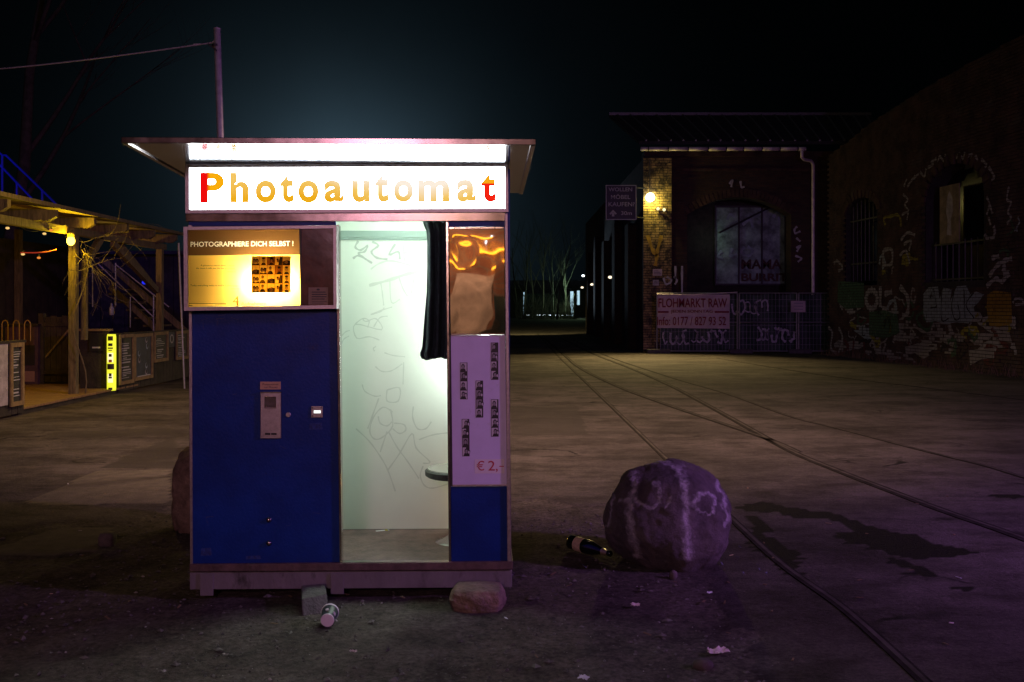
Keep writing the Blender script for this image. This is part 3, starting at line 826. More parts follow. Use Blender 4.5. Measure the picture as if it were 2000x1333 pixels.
# plinth
bpart('plinth_rail', [(370, 1103), (1002, 1097.5), (1002, 1113), (370, 1117)], -0.02, DB + 0.02, MT['plinth_dark'], bevel=0.003)
pl = bpart('plinth', [(370.5, 1118.5), (1000, 1114.5), (1000, 1147.5), (370.5, 1152)], -0.012, DB + 0.01, MT['plinth'], bevel=0.003)
for x0, x1, y0, y1 in ((390.5, 416.5, 1150, 1164), (645.5, 671.5, 1149, 1161)):
    a = LB(x0, y1, -0.022)
    bq = quadpx(MB(), [(x0, 1120), (x1, 1120), (x1, y1), (x0, y1)], -0.019, -0.0125)
    bq.build('foot', MT['plinth'], booth, 0.002)
for xx in (390, 660, 960):
    q = LB(xx, 1150, 0)
    MB().box(q.x, q.x + 0.06, DB - 0.08, DB, 0.0, q.z + 0.01).build('rear_foot', MT['plinth'], booth)

# lower front: big blue door with coin unit
door = bpart('door_panel', [(374, 606), (657.5, 603), (663.5, 1101.5), (376, 1103)], 0.0, 0.016, MT['blue'], bevel=0.002)
rg = random.Random(21)
MT['scuff'] = mat('scuffed_paint', (0.05, 0.06, 0.17), 0.7)
for k in range(26):     # scratches through the door paint
    x0, y0 = (rg.uniform(382, 470), rg.uniform(614, 640)) if k < 10 else (rg.uniform(385, 655), rg.uniform(640, 1095))
    L_ = rg.uniform(3, 16); a0 = rg.uniform(-.5, .5) + (1.4 if k % 4 == 0 else 0)
    pts = [(x0 + L_ * t * math.cos(a0), y0 + L_ * t * math.sin(a0) + rg.uniform(-.6, .6)) for t in (0, .5, 1)]
    MB().ribbon([LB(x, y, -0.0006) for x, y in pts], rg.uniform(.0008, .0022), (0, -1, 0)).build('scratch', MT['scuff'], door)
for x0, y0, w_, h_ in ((604, 826, 26, 14), (480, 1085, 30, 8), (392, 1070, 22, 16)):   # ghost of peeled stickers
    a, c = LB(x0, y0 + h_, -0.0005), LB(x0 + w_, y0, -0.0005)
    MB().add([(a.x, a.y, a.z), (c.x, a.y, a.z + .002), (c.x - .004, a.y, c.z), (a.x + .003, a.y, c.z - .003)], [(0, 1, 2, 3)]).build('sticker_residue', MT['residue'], door)
bpart('edge_trim', [(367.5, 440), (374, 440), (376.5, 1103), (371, 1103)], -0.006, 0.02, MT['steel'], bevel=0.002)
bpart('door_jamb', [(656, 440), (662, 440), (667.5, 1100.5), (663, 1100.5)], -0.012, 0.05, MT['chrome'], bevel=0.002)
bpart('door_jamb', [(870.5, 433), (876, 433), (881.5, 1099.5), (876.5, 1099.5)], -0.012, 0.05, MT['chrome'], bevel=0.002)
bpart('corner_trim', [(985.5, 417), (992, 417), (999, 1098), (991, 1098)], -0.012, 0.03, MT['steel'], bevel=0.003)
bpart('threshold', [(664, 1098.5), (880, 1098), (880, 1101.5), (664, 1102)], -0.015, 0.02, MT['chrome'])
bpart('head_strip', [(362, 417.5), (987, 415), (986, 432), (363, 433)], -0.004, 0.02, MT['head'], bevel=0.002)
bpart('shadow_gap_panel', [(369, 433.5), (655.5, 433), (656, 440), (369, 442)], 0.006, 0.02, MT['blue'])
bpart('shadow_gap_panel', [(876.5, 432.5), (985, 432.5), (985, 443), (876.5, 443)], 0.006, 0.02, MT['blue'])
bpart('coin_label', rect(508.4, 746, 548.3, 761), -0.003, 0.0, MT['coin_label'])
mb = MB()
for s, x0, x1, y0, y1 in (('Photoautomat', 513, 544, 749.2, 752.8), ('nur Münzen', 516, 542, 755, 758.4)):
    a = LB(x0, y1, -0.004); put_text(mb, s, a, LB(x1, y1, -0.004) - a, LB(x0, y0, -0.004) - a)
mb.build('coin_label_text', MT['print_black'], booth)
cu = bpart('coin_unit', rect(508.5, 767, 549, 857), -0.010, 0.0, MT['steel'], bevel=0.0025)
bpart('coin_lip', rect(508.3, 765.6, 549.2, 767.6), -0.016, 0.0, MT['chrome'], cu)
bpart('coin_window', rect(516.5, 775, 539.5, 796), -0.0125, -0.0101, mat('crumpled_brass', (0.55, 0.42, 0.22), 0.2, 1.0, bump=1.0, bscale=150), cu)
bpart('window_sill', rect(516, 796.6, 540.5, 798), -0.016, -0.0101, MT['chrome'], cu)
for x0 in (517.5, 529.6): bpart('coin_slot', rect(x0, 846, x0 + 10.8, 850), -0.0106, -0.0101, MT['black'], cu)
cu.parent = booth
a = LB(563.2, 810.4, 0)
MB().lathe([(0.0125, 0), (0.0125, 0.004), (0.010, 0.006), (0.004, 0.006)], a, (0, -1, 0)).build('lock', MT['steel'], booth)
cp = bpart('return_plate', rect(607.7, 794, 630.3, 816), -0.005, 0.0, MT['steel'], bevel=0.0015)
bpart('lit_slot', rect(613, 802, 626.4, 807.5), -0.0058, -0.0051, MT['display'], cp)
for x0, y0 in ((610.4, 797), (627.4, 797), (610.6, 813), (627, 813)):
    a = LB(x0, y0, -0.005)
    MB().lathe([(0.0032, 0), (0.0028, 0.0012)], a, (0, -1, 0), 10).build('screw', MT['black'], cp)
for y0 in (1015.5, 1061.3):
    a = LB(525.4, y0, 0)
    MB().lathe([(0.014, 0), (0.013, 0.006), (0.009, 0.011), (0.003, 0.0125)], a, (0, -1, 0)).build('bolt', MT['chrome'], booth, smooth_=True)

# lit poster box
pb = -0.075
box = MB()
box.mat(MT['black'])
quadpx(box, [(364, 446), (651, 443), (652, 600), (366, 603)], -0.008, -0.004)
pbox = box.build('poster_box', None, booth)
for q in ([(358.5, 443.5), (657, 440.5), (651, 446.5), (366, 449.5)], [(359.5, 607.5), (657.5, 603.2), (651.5, 596.5), (367, 600)],
          [(358.5, 443.5), (366, 449.5), (367, 600), (359.5, 607.5)], [(657, 440.5), (657.5, 603.2), (651.5, 596.5), (651, 446.5)]):
    quadpx(MB(), q, pb - 0.012, -0.003).build('box_frame', MT['steel'], pbox)
def sheetpx(q, ly): return MB().add([LB(x, y, ly) for x, y in q], [(3, 2, 1, 0)])
film = sheetpx([(365.5, 499.5), (587, 497.7), (587, 597.8), (366.6, 601)], pb).build('poster_film', MT['poster'], pbox)
def cut_text(s, o, u, v, bold, outer):
    '''a sheet (outer) with the letters cut out of it, and the letters themselves'''
    from mathutils.geometry import tessellate_polygon
    vs, fs = text_geo(s, bold)
    pts = [o + u * a + v * b_ for a, b_ in vs]
    key = {}; idx = []
    for a, b_ in vs: idx.append(key.setdefault((round(a, 5), round(b_, 4)), len(key)))
    rev = {}
    for i, k in enumerate(idx): rev.setdefault(k, i)
    cnt = {}
    for f in fs:
        for i in range(len(f)):
            e = (idx[f[i]], idx[f[(i + 1) % len(f)]])
            if e[0] != e[1]: cnt.setdefault(frozenset(e), []).append(e)
    nxt = {v_[0][0]: v_[0][1] for v_ in cnt.values() if len(v_) == 1}
    loops = []; seen = set()
    for st_ in list(nxt):
        if st_ in seen: continue
        lp, c = [], st_
        while c is not None and c not in seen: seen.add(c); lp.append(c); c = nxt.get(c)
        if len(lp) > 2: loops.append([pts[rev[k]] for k in lp])
    polys = [outer] + loops
    flat = [p for lp in polys for p in lp]
    tri = tessellate_polygon([[Vector((p.x, p.z, 0)) for p in lp] for lp in polys])
    sheet = MB().add(flat, [tuple(t) for t in tri])
    return sheet, MB().add(pts, fs)
a = LB(372.3, 482.6, pb)
band, head = cut_text('PHOTOGRAPHIERE DICH SELBST !', a, LB(573, 481, pb) - a, LB(372.3, 472.6, pb) - a, 0.018,
                      [LB(x, y, pb) for x, y in ((365.5, 499.4), (585, 497.6), (584.5, 446.5), (365.5, 448.5))])
band.build('poster_heading_band', MT['poster_dark'], pbox)
head.build('poster_heading', MT['poster_text'], pbox)
quadpx(MB(), [(584.5, 446.5), (588.5, 446.5), (589, 598), (587.5, 598)], pb - 0.003, pb + 0.03).build('poster_divider', MT['iron'], pbox)
quadpx(MB(), [(589, 446.5), (651, 446), (651, 597), (589.4, 598)], pb, pb + 0.003).build('dark_window', MT['poster_glass'], pbox)
# lamp compartment: side panel keeps the light left of the dark window
quadpx(MB(), [(588.2, 447), (590.5, 447), (590.8, 598), (588.8, 598)], pb + 0.004, -0.009).build('light_baffle', MT['black'], pbox)
a, c = LB(492, 553, 0), LB(574, 553, 0)
MB().tube([(a.x, -0.022, a.z), (c.x, -0.022, c.z)], 0.010, 10).build('poster_tube', MT['tube_y'], pbox)
tx = MB()
for s, x0, x1, y0, y1 in (('A picture is a secret about a secret', 392, 458, 517, 521.5), ('the more it tells you the less you know', 383, 459, 522.6, 527),
                          ('Today everything exists to end in a photograph', 372, 466, 556, 560.6)):
    a = LB(x0, y1, pb - 0.0015); put_text(tx, s, a, LB(x1, y1, pb - 0.0015) - a, LB(x0, y0, pb - 0.0015) - a)
for x0, x1, y in ((444, 461, 531.5), (451, 468, 564.6), (369, 442, 593.2), (369, 376, 597), (420, 442, 596)):
    a, c = LB(x0, y + 0.5, pb - 0.0015), LB(x1, y - 0.5, pb - 0.0015)
    tx.add([(a.x, a.y, a.z), (c.x, a.y, a.z), (c.x, a.y, c.z), (a.x, a.y, c.z)], [(0, 1, 2, 3)])
tx.build('poster_text', MT['poster_grey'], pbox)
tx = MB()
for s, x0, x1, y0, y1, bb in (('4', 454.5, 467, 578.6, 597, 0.0), ('Aufnahmen', 471, 520, 590.5, 596.8, 0.0)):
    a = LB(x0, y1, pb - 0.0015); put_text(tx, s, a, LB(x1, y1, pb - 0.0015) - a, LB(x0, y0, pb - 0.0015) - a, bb)
tx.build('poster_price_line', MT['poster_orange'], pbox)
# grid of twenty small portraits
def portrait(rng, w, h):
    mb = MB()
    def el(cx, cz, rx, rz, n_=12): mb.add([(cx + rx * math.cos(6.283 * k / n_), -0.0002 * len(mb.f), cz + rz * math.sin(6.283 * k / n_)) for k in range(n_)], [tuple(range(n_))])
    def po(pts): mb.add([(x * w, -0.0002 * len(mb.f), z * h) for x, z in pts], [tuple(range(len(pts)))])
    kind = rng.randrange(5)
    dk = MT['poster_ink']
    if rng.random() < .3:
        mb.mat(MT['poster_mid']); po([(0, 0), (1, 0), (1, 1), (0, 1)])
    cx = rng.uniform(.38, .62)
    mb.mat(dk)
    if kind == 0:      # head and shoulders in dark clothes
        po([(cx - .42, .0), (cx + .42, .0), (cx + .28, .28), (cx + .1, .38), (cx - .1, .38), (cx - .28, .28)])
        el(cx * w, .70 * h, .17 * w, .18 * h); mb.mat(MT['poster_lite']); el(cx * w, .60 * h, .13 * w, .17 * h)
    elif kind == 1:    # two heads close together
        el(.3 * w, .5 * h, .2 * w, .26 * h); el(.7 * w, .48 * h, .22 * w, .26 * h); po([(0, 0), (1, 0), (.9, .22), (.5, .12), (.1, .22)])
        mb.mat(MT['poster_lite']); el(.32 * w, .44 * h, .12 * w, .17 * h); el(.67 * w, .42 * h, .13 * w, .17 * h)
    elif kind == 2:    # figure turned away to one side
        po([(.45, 0), (1, 0), (1, .9), (.7, .95), (.55, .6)]); mb.mat(MT['poster_mid']); el(.4 * w, .5 * h, .15 * w, .2 * h)
        mb.mat(dk); el(.36 * w, .64 * h, .16 * w, .12 * h)
    elif kind == 3:    # dark lower half, hands
        po([(0, 0), (1, 0), (1, .48), (.6, .55), (0, .42)]); mb.mat(MT['poster_lite']); el(.5 * w, .3 * h, .2 * w, .16 * h)
    else:              # hat and face
        po([(cx - .35, .0), (cx + .35, .0), (cx + .2, .26), (cx - .2, .26)]); el(cx * w, .78 * h, .24 * w, .12 * h); el(cx * w, .52 * h, .17 * w, .2 * h)
        mb.mat(MT['poster_lite']); el(cx * w, .5 * h, .12 * w, .15 * h)
    return mb
gx0, gx1, gy0, gy1 = 492, 567, 500.8, 571.5
cw, chh = (gx1 - gx0) / 5, (gy1 - gy0) / 4
sheetpx([(gx0 - 0.6, gy0 - 0.4), (gx1 + 0.6, gy0 - 0.4), (gx1 + 0.6, gy1 + 0.4), (gx0 - 0.6, gy1 + 0.4)], pb - 0.0009).build('portrait_sheet', MT['poster_lite'], pbox)
rng = random.Random(3)
variants = []
for k in range(20):
    i, j = k % 5, k // 5
    a = LB(gx0 + i * cw + 0.3, gy0 + (j + 1) * chh - 0.3, pb - 0.0015)
    c = LB(gx0 + (i + 1) * cw - 0.3, gy0 + j * chh + 0.3, pb - 0.0015)
    if k < 9:
        o = portrait(rng, c.x - a.x, c.z - a.z).build('portrait', None, pbox); variants.append(o)
    else:
        o = share(variants[(k * 7 + j) % 9], pbox)
    o.location = a
gl = MB()
for i in range(6):
    a, c = LB(gx0 + i * cw - 0.4, gy1, pb - 0.0013), LB(gx0 + i * cw + 0.4, gy0, pb - 0.0013)
    gl.add([(a.x, a.y, a.z), (c.x, a.y, a.z), (c.x, a.y, c.z), (a.x, a.y, c.z)], [(0, 1, 2, 3)])
for j in range(5):
    a, c = LB(gx0, gy0 + j * chh + 0.3, pb - 0.0013), LB(gx1, gy0 + j * chh - 0.3, pb - 0.0013)
    gl.add([(a.x, a.y, a.z), (c.x, a.y, a.z), (c.x, a.y, c.z), (a.x, a.y, c.z)], [(0, 1, 2, 3)])
gl.build('portrait_grid_lines', MT['poster_mid'], pbox)
lb = quadpx(MB(), rect(602.5, 561.7, 640.6, 595.6), pb - 0.001, pb - 0.0002).build('notice_label', MT['label_brown'], pbox)
tx = MB()
for y, x0, x1 in ((571, 609, 636), (575.5, 609, 638), (580, 609, 638), (584.5, 609, 634), (589.5, 609, 638), (592.5, 609, 632)):
    a, c = LB(x0, y + (0.9 if y < 586 else 0.4), pb - 0.0022), LB(x1, y - (0.9 if y < 586 else 0.4), pb - 0.0022)
    tx.add([(a.x, a.y, a.z), (c.x, a.y, a.z), (c.x, a.y, c.z), (a.x, a.y, c.z)], [(0, 1, 2, 3)])
a = LB(621.5, 566, pb - 0.0022)
tx.add([(a.x + 0.008 * math.cos(6.283 * k / 12), a.y, a.z + 0.005 * math.sin(6.283 * k / 12)) for k in range(12)], [tuple(range(12))])
tx.build('notice_print', MT['print_black'], pbox)

# right column: mirror, sample strips, price
mg = MB(); NXm, NZm = 24, 44
tl, tr, br_, bl = [LB(x, y, -0.006) for x, y in ((877, 447), (984.5, 447), (986, 652), (880.5, 653.5))]
for j in range(NZm + 1):
    for i in range(NXm + 1):
        s, t = i / NXm, j / NZm
        p = (bl.lerp(br_, s)).lerp(tl.lerp(tr, s), t)
        ed = min(s, 1 - s, t, 1 - t) * 6; ed = min(1, ed)
        p.y += ed * (0.0007 * math.sin(3.2 * s + 5.0 * t * t + 1.0) * math.cos(4.0 * t - 2.2 * s) + 0.0002 * noise.noise((s * 4, t * 6, 2)))
        mg.v.append(tuple(p))
for j in range(NZm):
    for i in range(NXm):
        q = j * (NXm + 1) + i; mg.f.append((q, q + 1, q + NXm + 2, q + NXm + 1)); mg.m.append(0)
mg.build('mirror_panel', MT['mirror'], booth, smooth_=True)
bpart('mirror_rail', [(876.5, 443.5), (985, 443), (985, 447.5), (876.5, 448)], -0.014, 0.0, MT['chrome'], bevel=0.002)
bpart('mirror_rail', [(880.5, 651.8), (987, 651.3), (987, 654.2), (880.5, 654.8)], -0.012, 0.0, MT['chrome'], bevel=0.0015)
bpart('mirror_backing', [(877, 446), (985, 446), (986.5, 653), (880, 654)], 0.004, 0.016, MT['black'])
for x in (888, 912, 938, 966, 982):
    a = LB(x, 445.5, -0.014); MB().lathe([(0.003, 0), (0.002, 0.0015)], a, (0, -1, 0), 8).build('screw', MT['black'], booth)
dp = bpart('display_panel', [(880.5, 655), (986.5, 654.5), (990, 946.5), (884, 947.5)], -0.001, 0.014, MT['lavender'])
bpart('display_trim', [(884, 947.5), (991, 946.5), (991, 950), (884, 950.6)], -0.010, 0.0, MT['steel'], bevel=0.001)
bpart('display_trim', [(876.8, 655), (880.4, 655), (884, 950), (880.4, 950)], -0.008, 0.0, MT['iron'])
bpart('lower_panel', [(880.6, 950.8), (991, 950.2), (993.5, 1098), (881.5, 1099.5)], 0.0, 0.016, MT['blue'], bevel=0.002)
def photo_strip(x0, y0, x1, y1, seed):
    rng = random.Random(seed)
    tlp, trp, blp = LB(x0, y0, -0.002), LB(x0 + 14.6, y0 - 0.1, -0.002), LB(x1 - 14.6, y1, -0.002)
    ux, uz = (trp - tlp), (blp - tlp)
    mb = MB().mat(MT['print_black'])
    def at(s, t, k): return tlp + ux * s + uz * t + Vector((0, -0.0003 * k, 0))
    mb.add([at(0, 0, 0), at(0, 1, 0), at(1, 1, 0), at(1, 0, 0)], [(0, 1, 2, 3)])
    for q in range(4):
        t0 = q / 4 + 0.006; t1 = (q + 1) / 4 - 0.006; h = t1 - t0
        def el(cx, cz, rx, rz, k):
            mb.add([at(cx + rx * math.cos(6.283 * i / 10), t0 + h * (cz + rz * math.sin(6.283 * i / 10)), k) for i in range(10)], [tuple(range(9, -1, -1))])
        def po(pts, k): mb.add([at(x, t0 + h * z, k) for x, z in pts], [tuple(range(len(pts)))])
        mb.mat(MT['print_pale'] if rng.random() < .6 else MT['print_grey'])
        sx = rng.uniform(.5, .95)
        po([(.06, .03), (.06, .97), (sx, .97), (sx, .03)], 1)
        cx = rng.uniform(.4, .6)
        mb.mat(MT['print_black']); po([(cx - .4, .99), (cx + .4, .99), (cx + .25, .66), (cx - .25, .66)], 2); el(cx, .42, .25, .3, 3)
        mb.mat(MT['print_grey']); el(cx + rng.uniform(-.05, .05), .48, .17, .22, 4)
        if rng.random() < .6:
            mb.mat(MT['print_black']); el(cx + .33, .5, .18, .24, 5); mb.mat(MT['print_pale']); el(cx + .33, .56, .12, .16, 6)
    return mb.build('photo_strip', None, dp)
for i, q in enumerate(((898.4, 708.6, 913.3, 780.4), (929, 743.7, 943.8, 816), (958.7, 669.4, 973.5, 742.3), (959, 780.4, 974, 853.3), (902, 818.7, 917.3, 891.7))):
    photo_strip(*q, 40 + i)
pr = quadpx(MB(), [(927.6, 897.4), (984.5, 897), (984.8, 925), (927.6, 925.3)], -0.002, -0.0012).build('price_label', MT['price_bg'], dp)
tx = MB()
for s, x0, x1, y0, y1 in (('€', 931, 946, 900.5, 919.5), ('2', 953.5, 966.5, 900.5, 919.5), (',', 968.5, 972, 916, 922.5), ('-', 975, 984, 910.4, 912)):
    a = LB(x0, y1, -0.003); put_text(tx, s, a, LB(x1, y1, -0.003) - a, LB(x0, y0, -0.003) - a)
tx.build('price_print', MT['price_red'], dp)

# sign box
sb = quadpx(MB().mat(MT['steel']), [(361.8, 320.5), (992, 320), (993, 414.3), (362, 417)], -0.002, 0.06).build('sign_box', None, booth)
for q in ([(361.8, 320.5), (992, 320), (986, 325.8), (369.5, 327.8)], [(362, 417), (993, 414.3), (986.5, 407.4), (369.8, 410)],
          [(361.8, 320.5), (369.5, 327.8), (369.8, 410), (362, 417)], [(992, 320), (993, 414.3), (986.5, 407.4), (986, 325.8)]):
    quadpx(MB(), q, -0.022, -0.003).build('sign_frame', MT['steel'], sb)
sh = quadpx(MB(), [(369.5, 327.8), (986, 325.8), (986.5, 407.4), (369.8, 410)], -0.012, -0.004).build('sign_sheet', MT['sign'], sb)
def letter(ch, x0, y0, x1, y1, m, bold=0.0):
    a = LB(x0, y1, -0.016)
    mb = put_text(MB(), ch, a, LB(x1, y1, -0.016) - a, LB(x0, y0, -0.016) - a, bold)
    me_o = mb.build('letter', m, sb)
    return me_o
a, c = LB(391, 370, 0).x, LB(437, 370, 0).x
MT['letter_p'] = letter_mat('red_orange_letter', _two('X', a + 0.037, a + 0.052, (0.86, 0.004, 0.004), (0.96, 0.42, 0.004)))
zt = LB(950, 352, 0).z
MT['letter_t'] = letter_mat('red_letter', _two('Z', zt - 0.018, zt - 0.020, (0.94, 0.40, 0.01), (0.90, 0.018, 0.006)))
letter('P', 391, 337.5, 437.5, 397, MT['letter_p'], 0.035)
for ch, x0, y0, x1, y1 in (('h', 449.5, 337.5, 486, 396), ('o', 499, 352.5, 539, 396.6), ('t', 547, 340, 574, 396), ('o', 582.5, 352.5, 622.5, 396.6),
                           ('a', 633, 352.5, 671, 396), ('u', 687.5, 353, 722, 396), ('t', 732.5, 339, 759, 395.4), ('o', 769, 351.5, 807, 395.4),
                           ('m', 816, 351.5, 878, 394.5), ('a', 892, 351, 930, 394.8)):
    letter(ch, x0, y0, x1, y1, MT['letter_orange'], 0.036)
letter('t', 940, 338, 968.5, 395, MT['letter_t'], 0.04)

# canopy
cf0, cf1 = LB(249.5, 279.6, -0.5), LB(1037.3, 282.4, -0.5)
zf = (cf0.z + cf1.z) / 2
zb = zf - 0.036 * 1.42
yb = 0.92
xcl, xcr = cf0.x, cf1.x
th_ = 0.018
MB().hexa([(xcl, -0.5, zf), (xcr, -0.5, zf), (xcr, yb, zb), (xcl, yb, zb), (xcl, -0.5, zf + th_), (xcr, -0.5, zf + th_), (xcr, yb, zb + th_), (xcl, yb, zb + th_)]).build('canopy', MT['canopy'], booth)
def edge(a, b_): return MB().bar(a, b_, 0.022, 0.026).build('canopy_edge', MT['chrome'], booth, 0.002)
edge((xcl - 0.008, -0.5, zf + 0.006), (xcl - 0.008, yb, zb + 0.006)); edge((xcr + 0.008, -0.5, zf + 0.006), (xcr + 0.008, yb, zb + 0.006))
MB().bar((xcl - 0.02, -0.512, zf + 0.008), (xcr + 0.02, -0.512, zf + 0.008), 0.022, 0.026).build('canopy_edge', MT['head'], booth, 0.002)
zz = zf - 0.036 * 0.5
MB().box(xl + 0.01, xr - 0.01, 0.06, DB, 1.99, zb + 0.012).build('roof_block', MT['steel'], booth)

# curtain inside the doorway
cg = MB()
edge_l = [(433, 825), (440, 827.5), (452, 832.5), (470, 834), (520, 834), (570, 833), (610, 829.5), (650, 826.5), (680, 824.5), (690, 820), (694, 819.5), (703, 825)]
def left_at(py):
    for (a0, b0), (a1, b1) in zip(edge_l, edge_l[1:]):
        if a0 <= py <= a1: return b0 + (b1 - b0) * (py - a0) / (a1 - a0)
    return edge_l[-1][1]
NU, NV = 60, 44
for j in range(NV + 1):
    py = 432 + (701.5 - 432) * j / NV
    x0 = left_at(py); x1 = 890
    for i in range(NU + 1):
        s = i / NU
        p = LB(x0 + (x1 - x0) * s, py + (2.0 * math.sin(s * 9) if j == NV else 0), 0.075)
        amp = 0.010 + 0.014 * (j / NV)
        p.y += amp * math.sin(s * 24 + 0.6 * math.sin(j * 0.12) + 0.8) + 0.004 * noise.noise((s * 8, j * 0.1, 3))
        cg.v.append(tuple(p))
for j in range(NV):
    for i in range(NU):
        q = j * (NU + 1) + i; cg.f.append((q, q + 1, q + NU + 2, q + NU + 1)); cg.m.append(0)
root = thing('curtain', O, 'short dark curtain drawn to the right side of the booth doorway', 'curtain', None, TH)
o = cg.build('curtain_cloth', MT['curtain'], root, smooth_=True)
md = o.modifiers.new('thick', 'SOLIDIFY'); md.thickness = 0.003
a = LB(826, 431, 0.075); c = LB(895, 431, 0.075)
MB().tube([(LB(664, 431, 0.075).x, 0.075, a.z + 0.004), (c.x, 0.075, c.z + 0.004)], 0.006, 10).build('curtain_rod', MT['chrome'], root)

# stool
sc_ = LB(896, 917, 0.42)
st = thing('stool', O + U * sc_.x + V * 0.42 + Vector((0, 0, zfl)), 'round revolving stool half hidden behind the booth doorway', 'stool')
hz_ = LB(896, 914, 0.42).z - zfl
MB().lathe([(0.005, hz_ - 0.045), (0.165, hz_ - 0.045), (0.178, hz_ - 0.036), (0.180, hz_ - 0.012), (0.170, hz_ - 0.004)], n=40).build('seat_rim', MT['iron'], st, smooth_=False)
MB().lathe([(0.168, hz_ - 0.006), (0.166, hz_), (0.10, hz_ + 0.003), (0.01, hz_ + 0.003)], n=40).build('seat', mat('stool_seat', (0.30, 0.28, 0.24), 0.25), st)
MB().lathe([(0.022, 0.03), (0.022, hz_ - 0.046)], n=20).build('post', MT['chrome'], st, smooth_=False)
MB().lathe([(0.128, 0.0), (0.128, 0.006), (0.09, 0.014), (0.04, 0.05), (0.028, 0.09)], n=32).build('base', MT['chrome'], st, smooth_=True)
a = LB(733, 1039.5, 0.66); 
wr = MB().mat(MT['plastic'])
p0 = O + U * LB(733, 1038, 0.67).x + V * 0.67 + Vector((0, 0, zfl + 0.004)); p1 = O + U * LB(760, 1035, 0.70).x + V * 0.695 + Vector((0, 0, zfl + 0.006))
wr.bar(p0, p0.lerp(p1, .7), 0.022, 0.004).mat(MT['paint_yellow']).bar(p0.lerp(p1, .72), p0.lerp(p1, .9), 0.022, 0.005).mat(MT['paint_blue']).bar(p0.lerp(p1, .905), p1, 0.022, 0.004)
tag(wr.build('wrapper'), 'small white and yellow wrapper on the booth floor', 'wrapper')

# ------------------------------------------------------------------ stones, cup, bottle, scraps
def rock(name, loc, sx, sy, sz, seed, m, label, cat, amp=0.16, fr=1.4, flat=0.0, rz=0.0, sub=4, mats=None):
    bm = bmesh.new()
    bmesh.ops.create_icosphere(bm, subdivisions=sub, radius=1.0)
    off = Vector((seed * 7.1, seed * 3.3, seed * 1.7))
    for v in bm.verts:
        d = v.co.normalized()
        r = 1 + amp * noise.noise(d * fr + off) + amp * 0.45 * noise.noise(d * fr * 2.6 + off) + amp * 0.16 * noise.noise(d * fr * 8 + off) + amp * 0.10 * noise.noise(d * fr * 19 + off)
        p = d * r
        if flat:   # squarer
            k = max(abs(p.x), abs(p.y), abs(p.z)); p = p.lerp(p / max(k, 1e-4), flat)
        v.co = Vector((p.x * sx, p.y * sy, max(p.z, -0.86) * sz))
    zmin = min(v.co.z for v in bm.verts)
    for v in bm.verts: v.co.z -= zmin + 0.012
    me = bpy.data.meshes.new(name); bm.to_mesh(me); bm.free()
    me.materials.append(m)
    me.polygons.foreach_set('use_smooth', [True] * len(me.polygons))
    o = bpy.data.objects.new(name, me); COL.objects.link(o)
    o.location = loc; o.rotation_euler = (0, 0, rz)
    return tag(o, label, cat)

# painted boulder: dark stone with chalky white paint runs
bmx = bpy.data.materials.new('painted_boulder_stone'); bmx.use_nodes = True
n, l = bmx.node_tree.nodes, bmx.node_tree.links
b = n['Principled BSDF']; b.inputs['Roughness'].default_value = 0.85
geo = n.new('ShaderNodeTexCoord')
class _g: pass
_geo = geo
def nzo(scale, detail=6, rough=0.65):
    t = n.new('ShaderNodeTexNoise'); t.inputs['Scale'].default_value = scale; t.inputs['Detail'].default_value = detail; t.inputs['Roughness'].default_value = rough
    l.new(_geo.outputs['Object'], t.inputs['Vector']); return t.outputs['Fac']
base_c = ramp(nzo(5, 10, 0.75), 0.3, (0.026, 0.021, 0.020), 0.7, (0.15, 0.12, 0.115))
at = n.new('ShaderNodeAttribute'); at.attribute_name = 'paint'
wear = n.new('ShaderNodeMath'); wear.operation = 'MULTIPLY_ADD'; wear.inputs[1].default_value = 1.5
l.new(nzo(17, 10, 0.85), wear.inputs[0]); l.new(at.outputs['Fac'], wear.inputs[2])
mp = n.new('ShaderNodeMapRange'); mp.inputs['From Min'].default_value = 1.36; mp.inputs['From Max'].default_value = 1.86
l.new(wear.outputs[0], mp.inputs['Value'])
l.new(mixc(mp.outputs[0], base_c, ramp(nzo(30, 8, 0.8), 0.35, (0.20, 0.18, 0.19), 0.6, (0.62, 0.57, 0.60))), b.inputs['Base Color'])
bp = n.new('ShaderNodeBump'); bp.inputs['Strength'].default_value = 0.9; bp.inputs['Distance'].default_value = 0.03
l.new(nzo(14, 10, 0.75), bp.inputs['Height']); l.new(bp.outputs[0], b.inputs['Normal'])
bc = G(1305, 1092)
boul = rock('boulder', (bc.x, bc.y, -0.02), 0.345, 0.33, 0.318, 3, bmx, 'big rounded boulder with pale paint runs right of the booth', 'boulder', amp=0.13, fr=1.2, flat=0.06, sub=6)
vals = []
STR = [[(1240, 925), (1238, 960), (1228, 1000), (1235, 1045), (1246, 1080)], [(1325, 915), (1338, 950), (1342, 985), (1338, 1020), (1346, 1060), (1342, 1085)],
       [(1400, 940), (1412, 970), (1420, 1005), (1416, 1030)], [(1186, 1030), (1191, 1005), (1196, 970)], [(1255, 985), (1270, 995), (1290, 985), (1286, 945), (1272, 942)],
       [(1300, 995), (1312, 970)], [(1357, 985), (1365, 965), (1385, 963), (1398, 985), (1392, 1003), (1370, 1003), (1357, 988)], [(1225, 905), (1260, 898), (1300, 902), (1320, 915)],
       [(1212, 978), (1240, 976), (1262, 990)]]
mw = Matrix.Translation(Vector(boul.location))
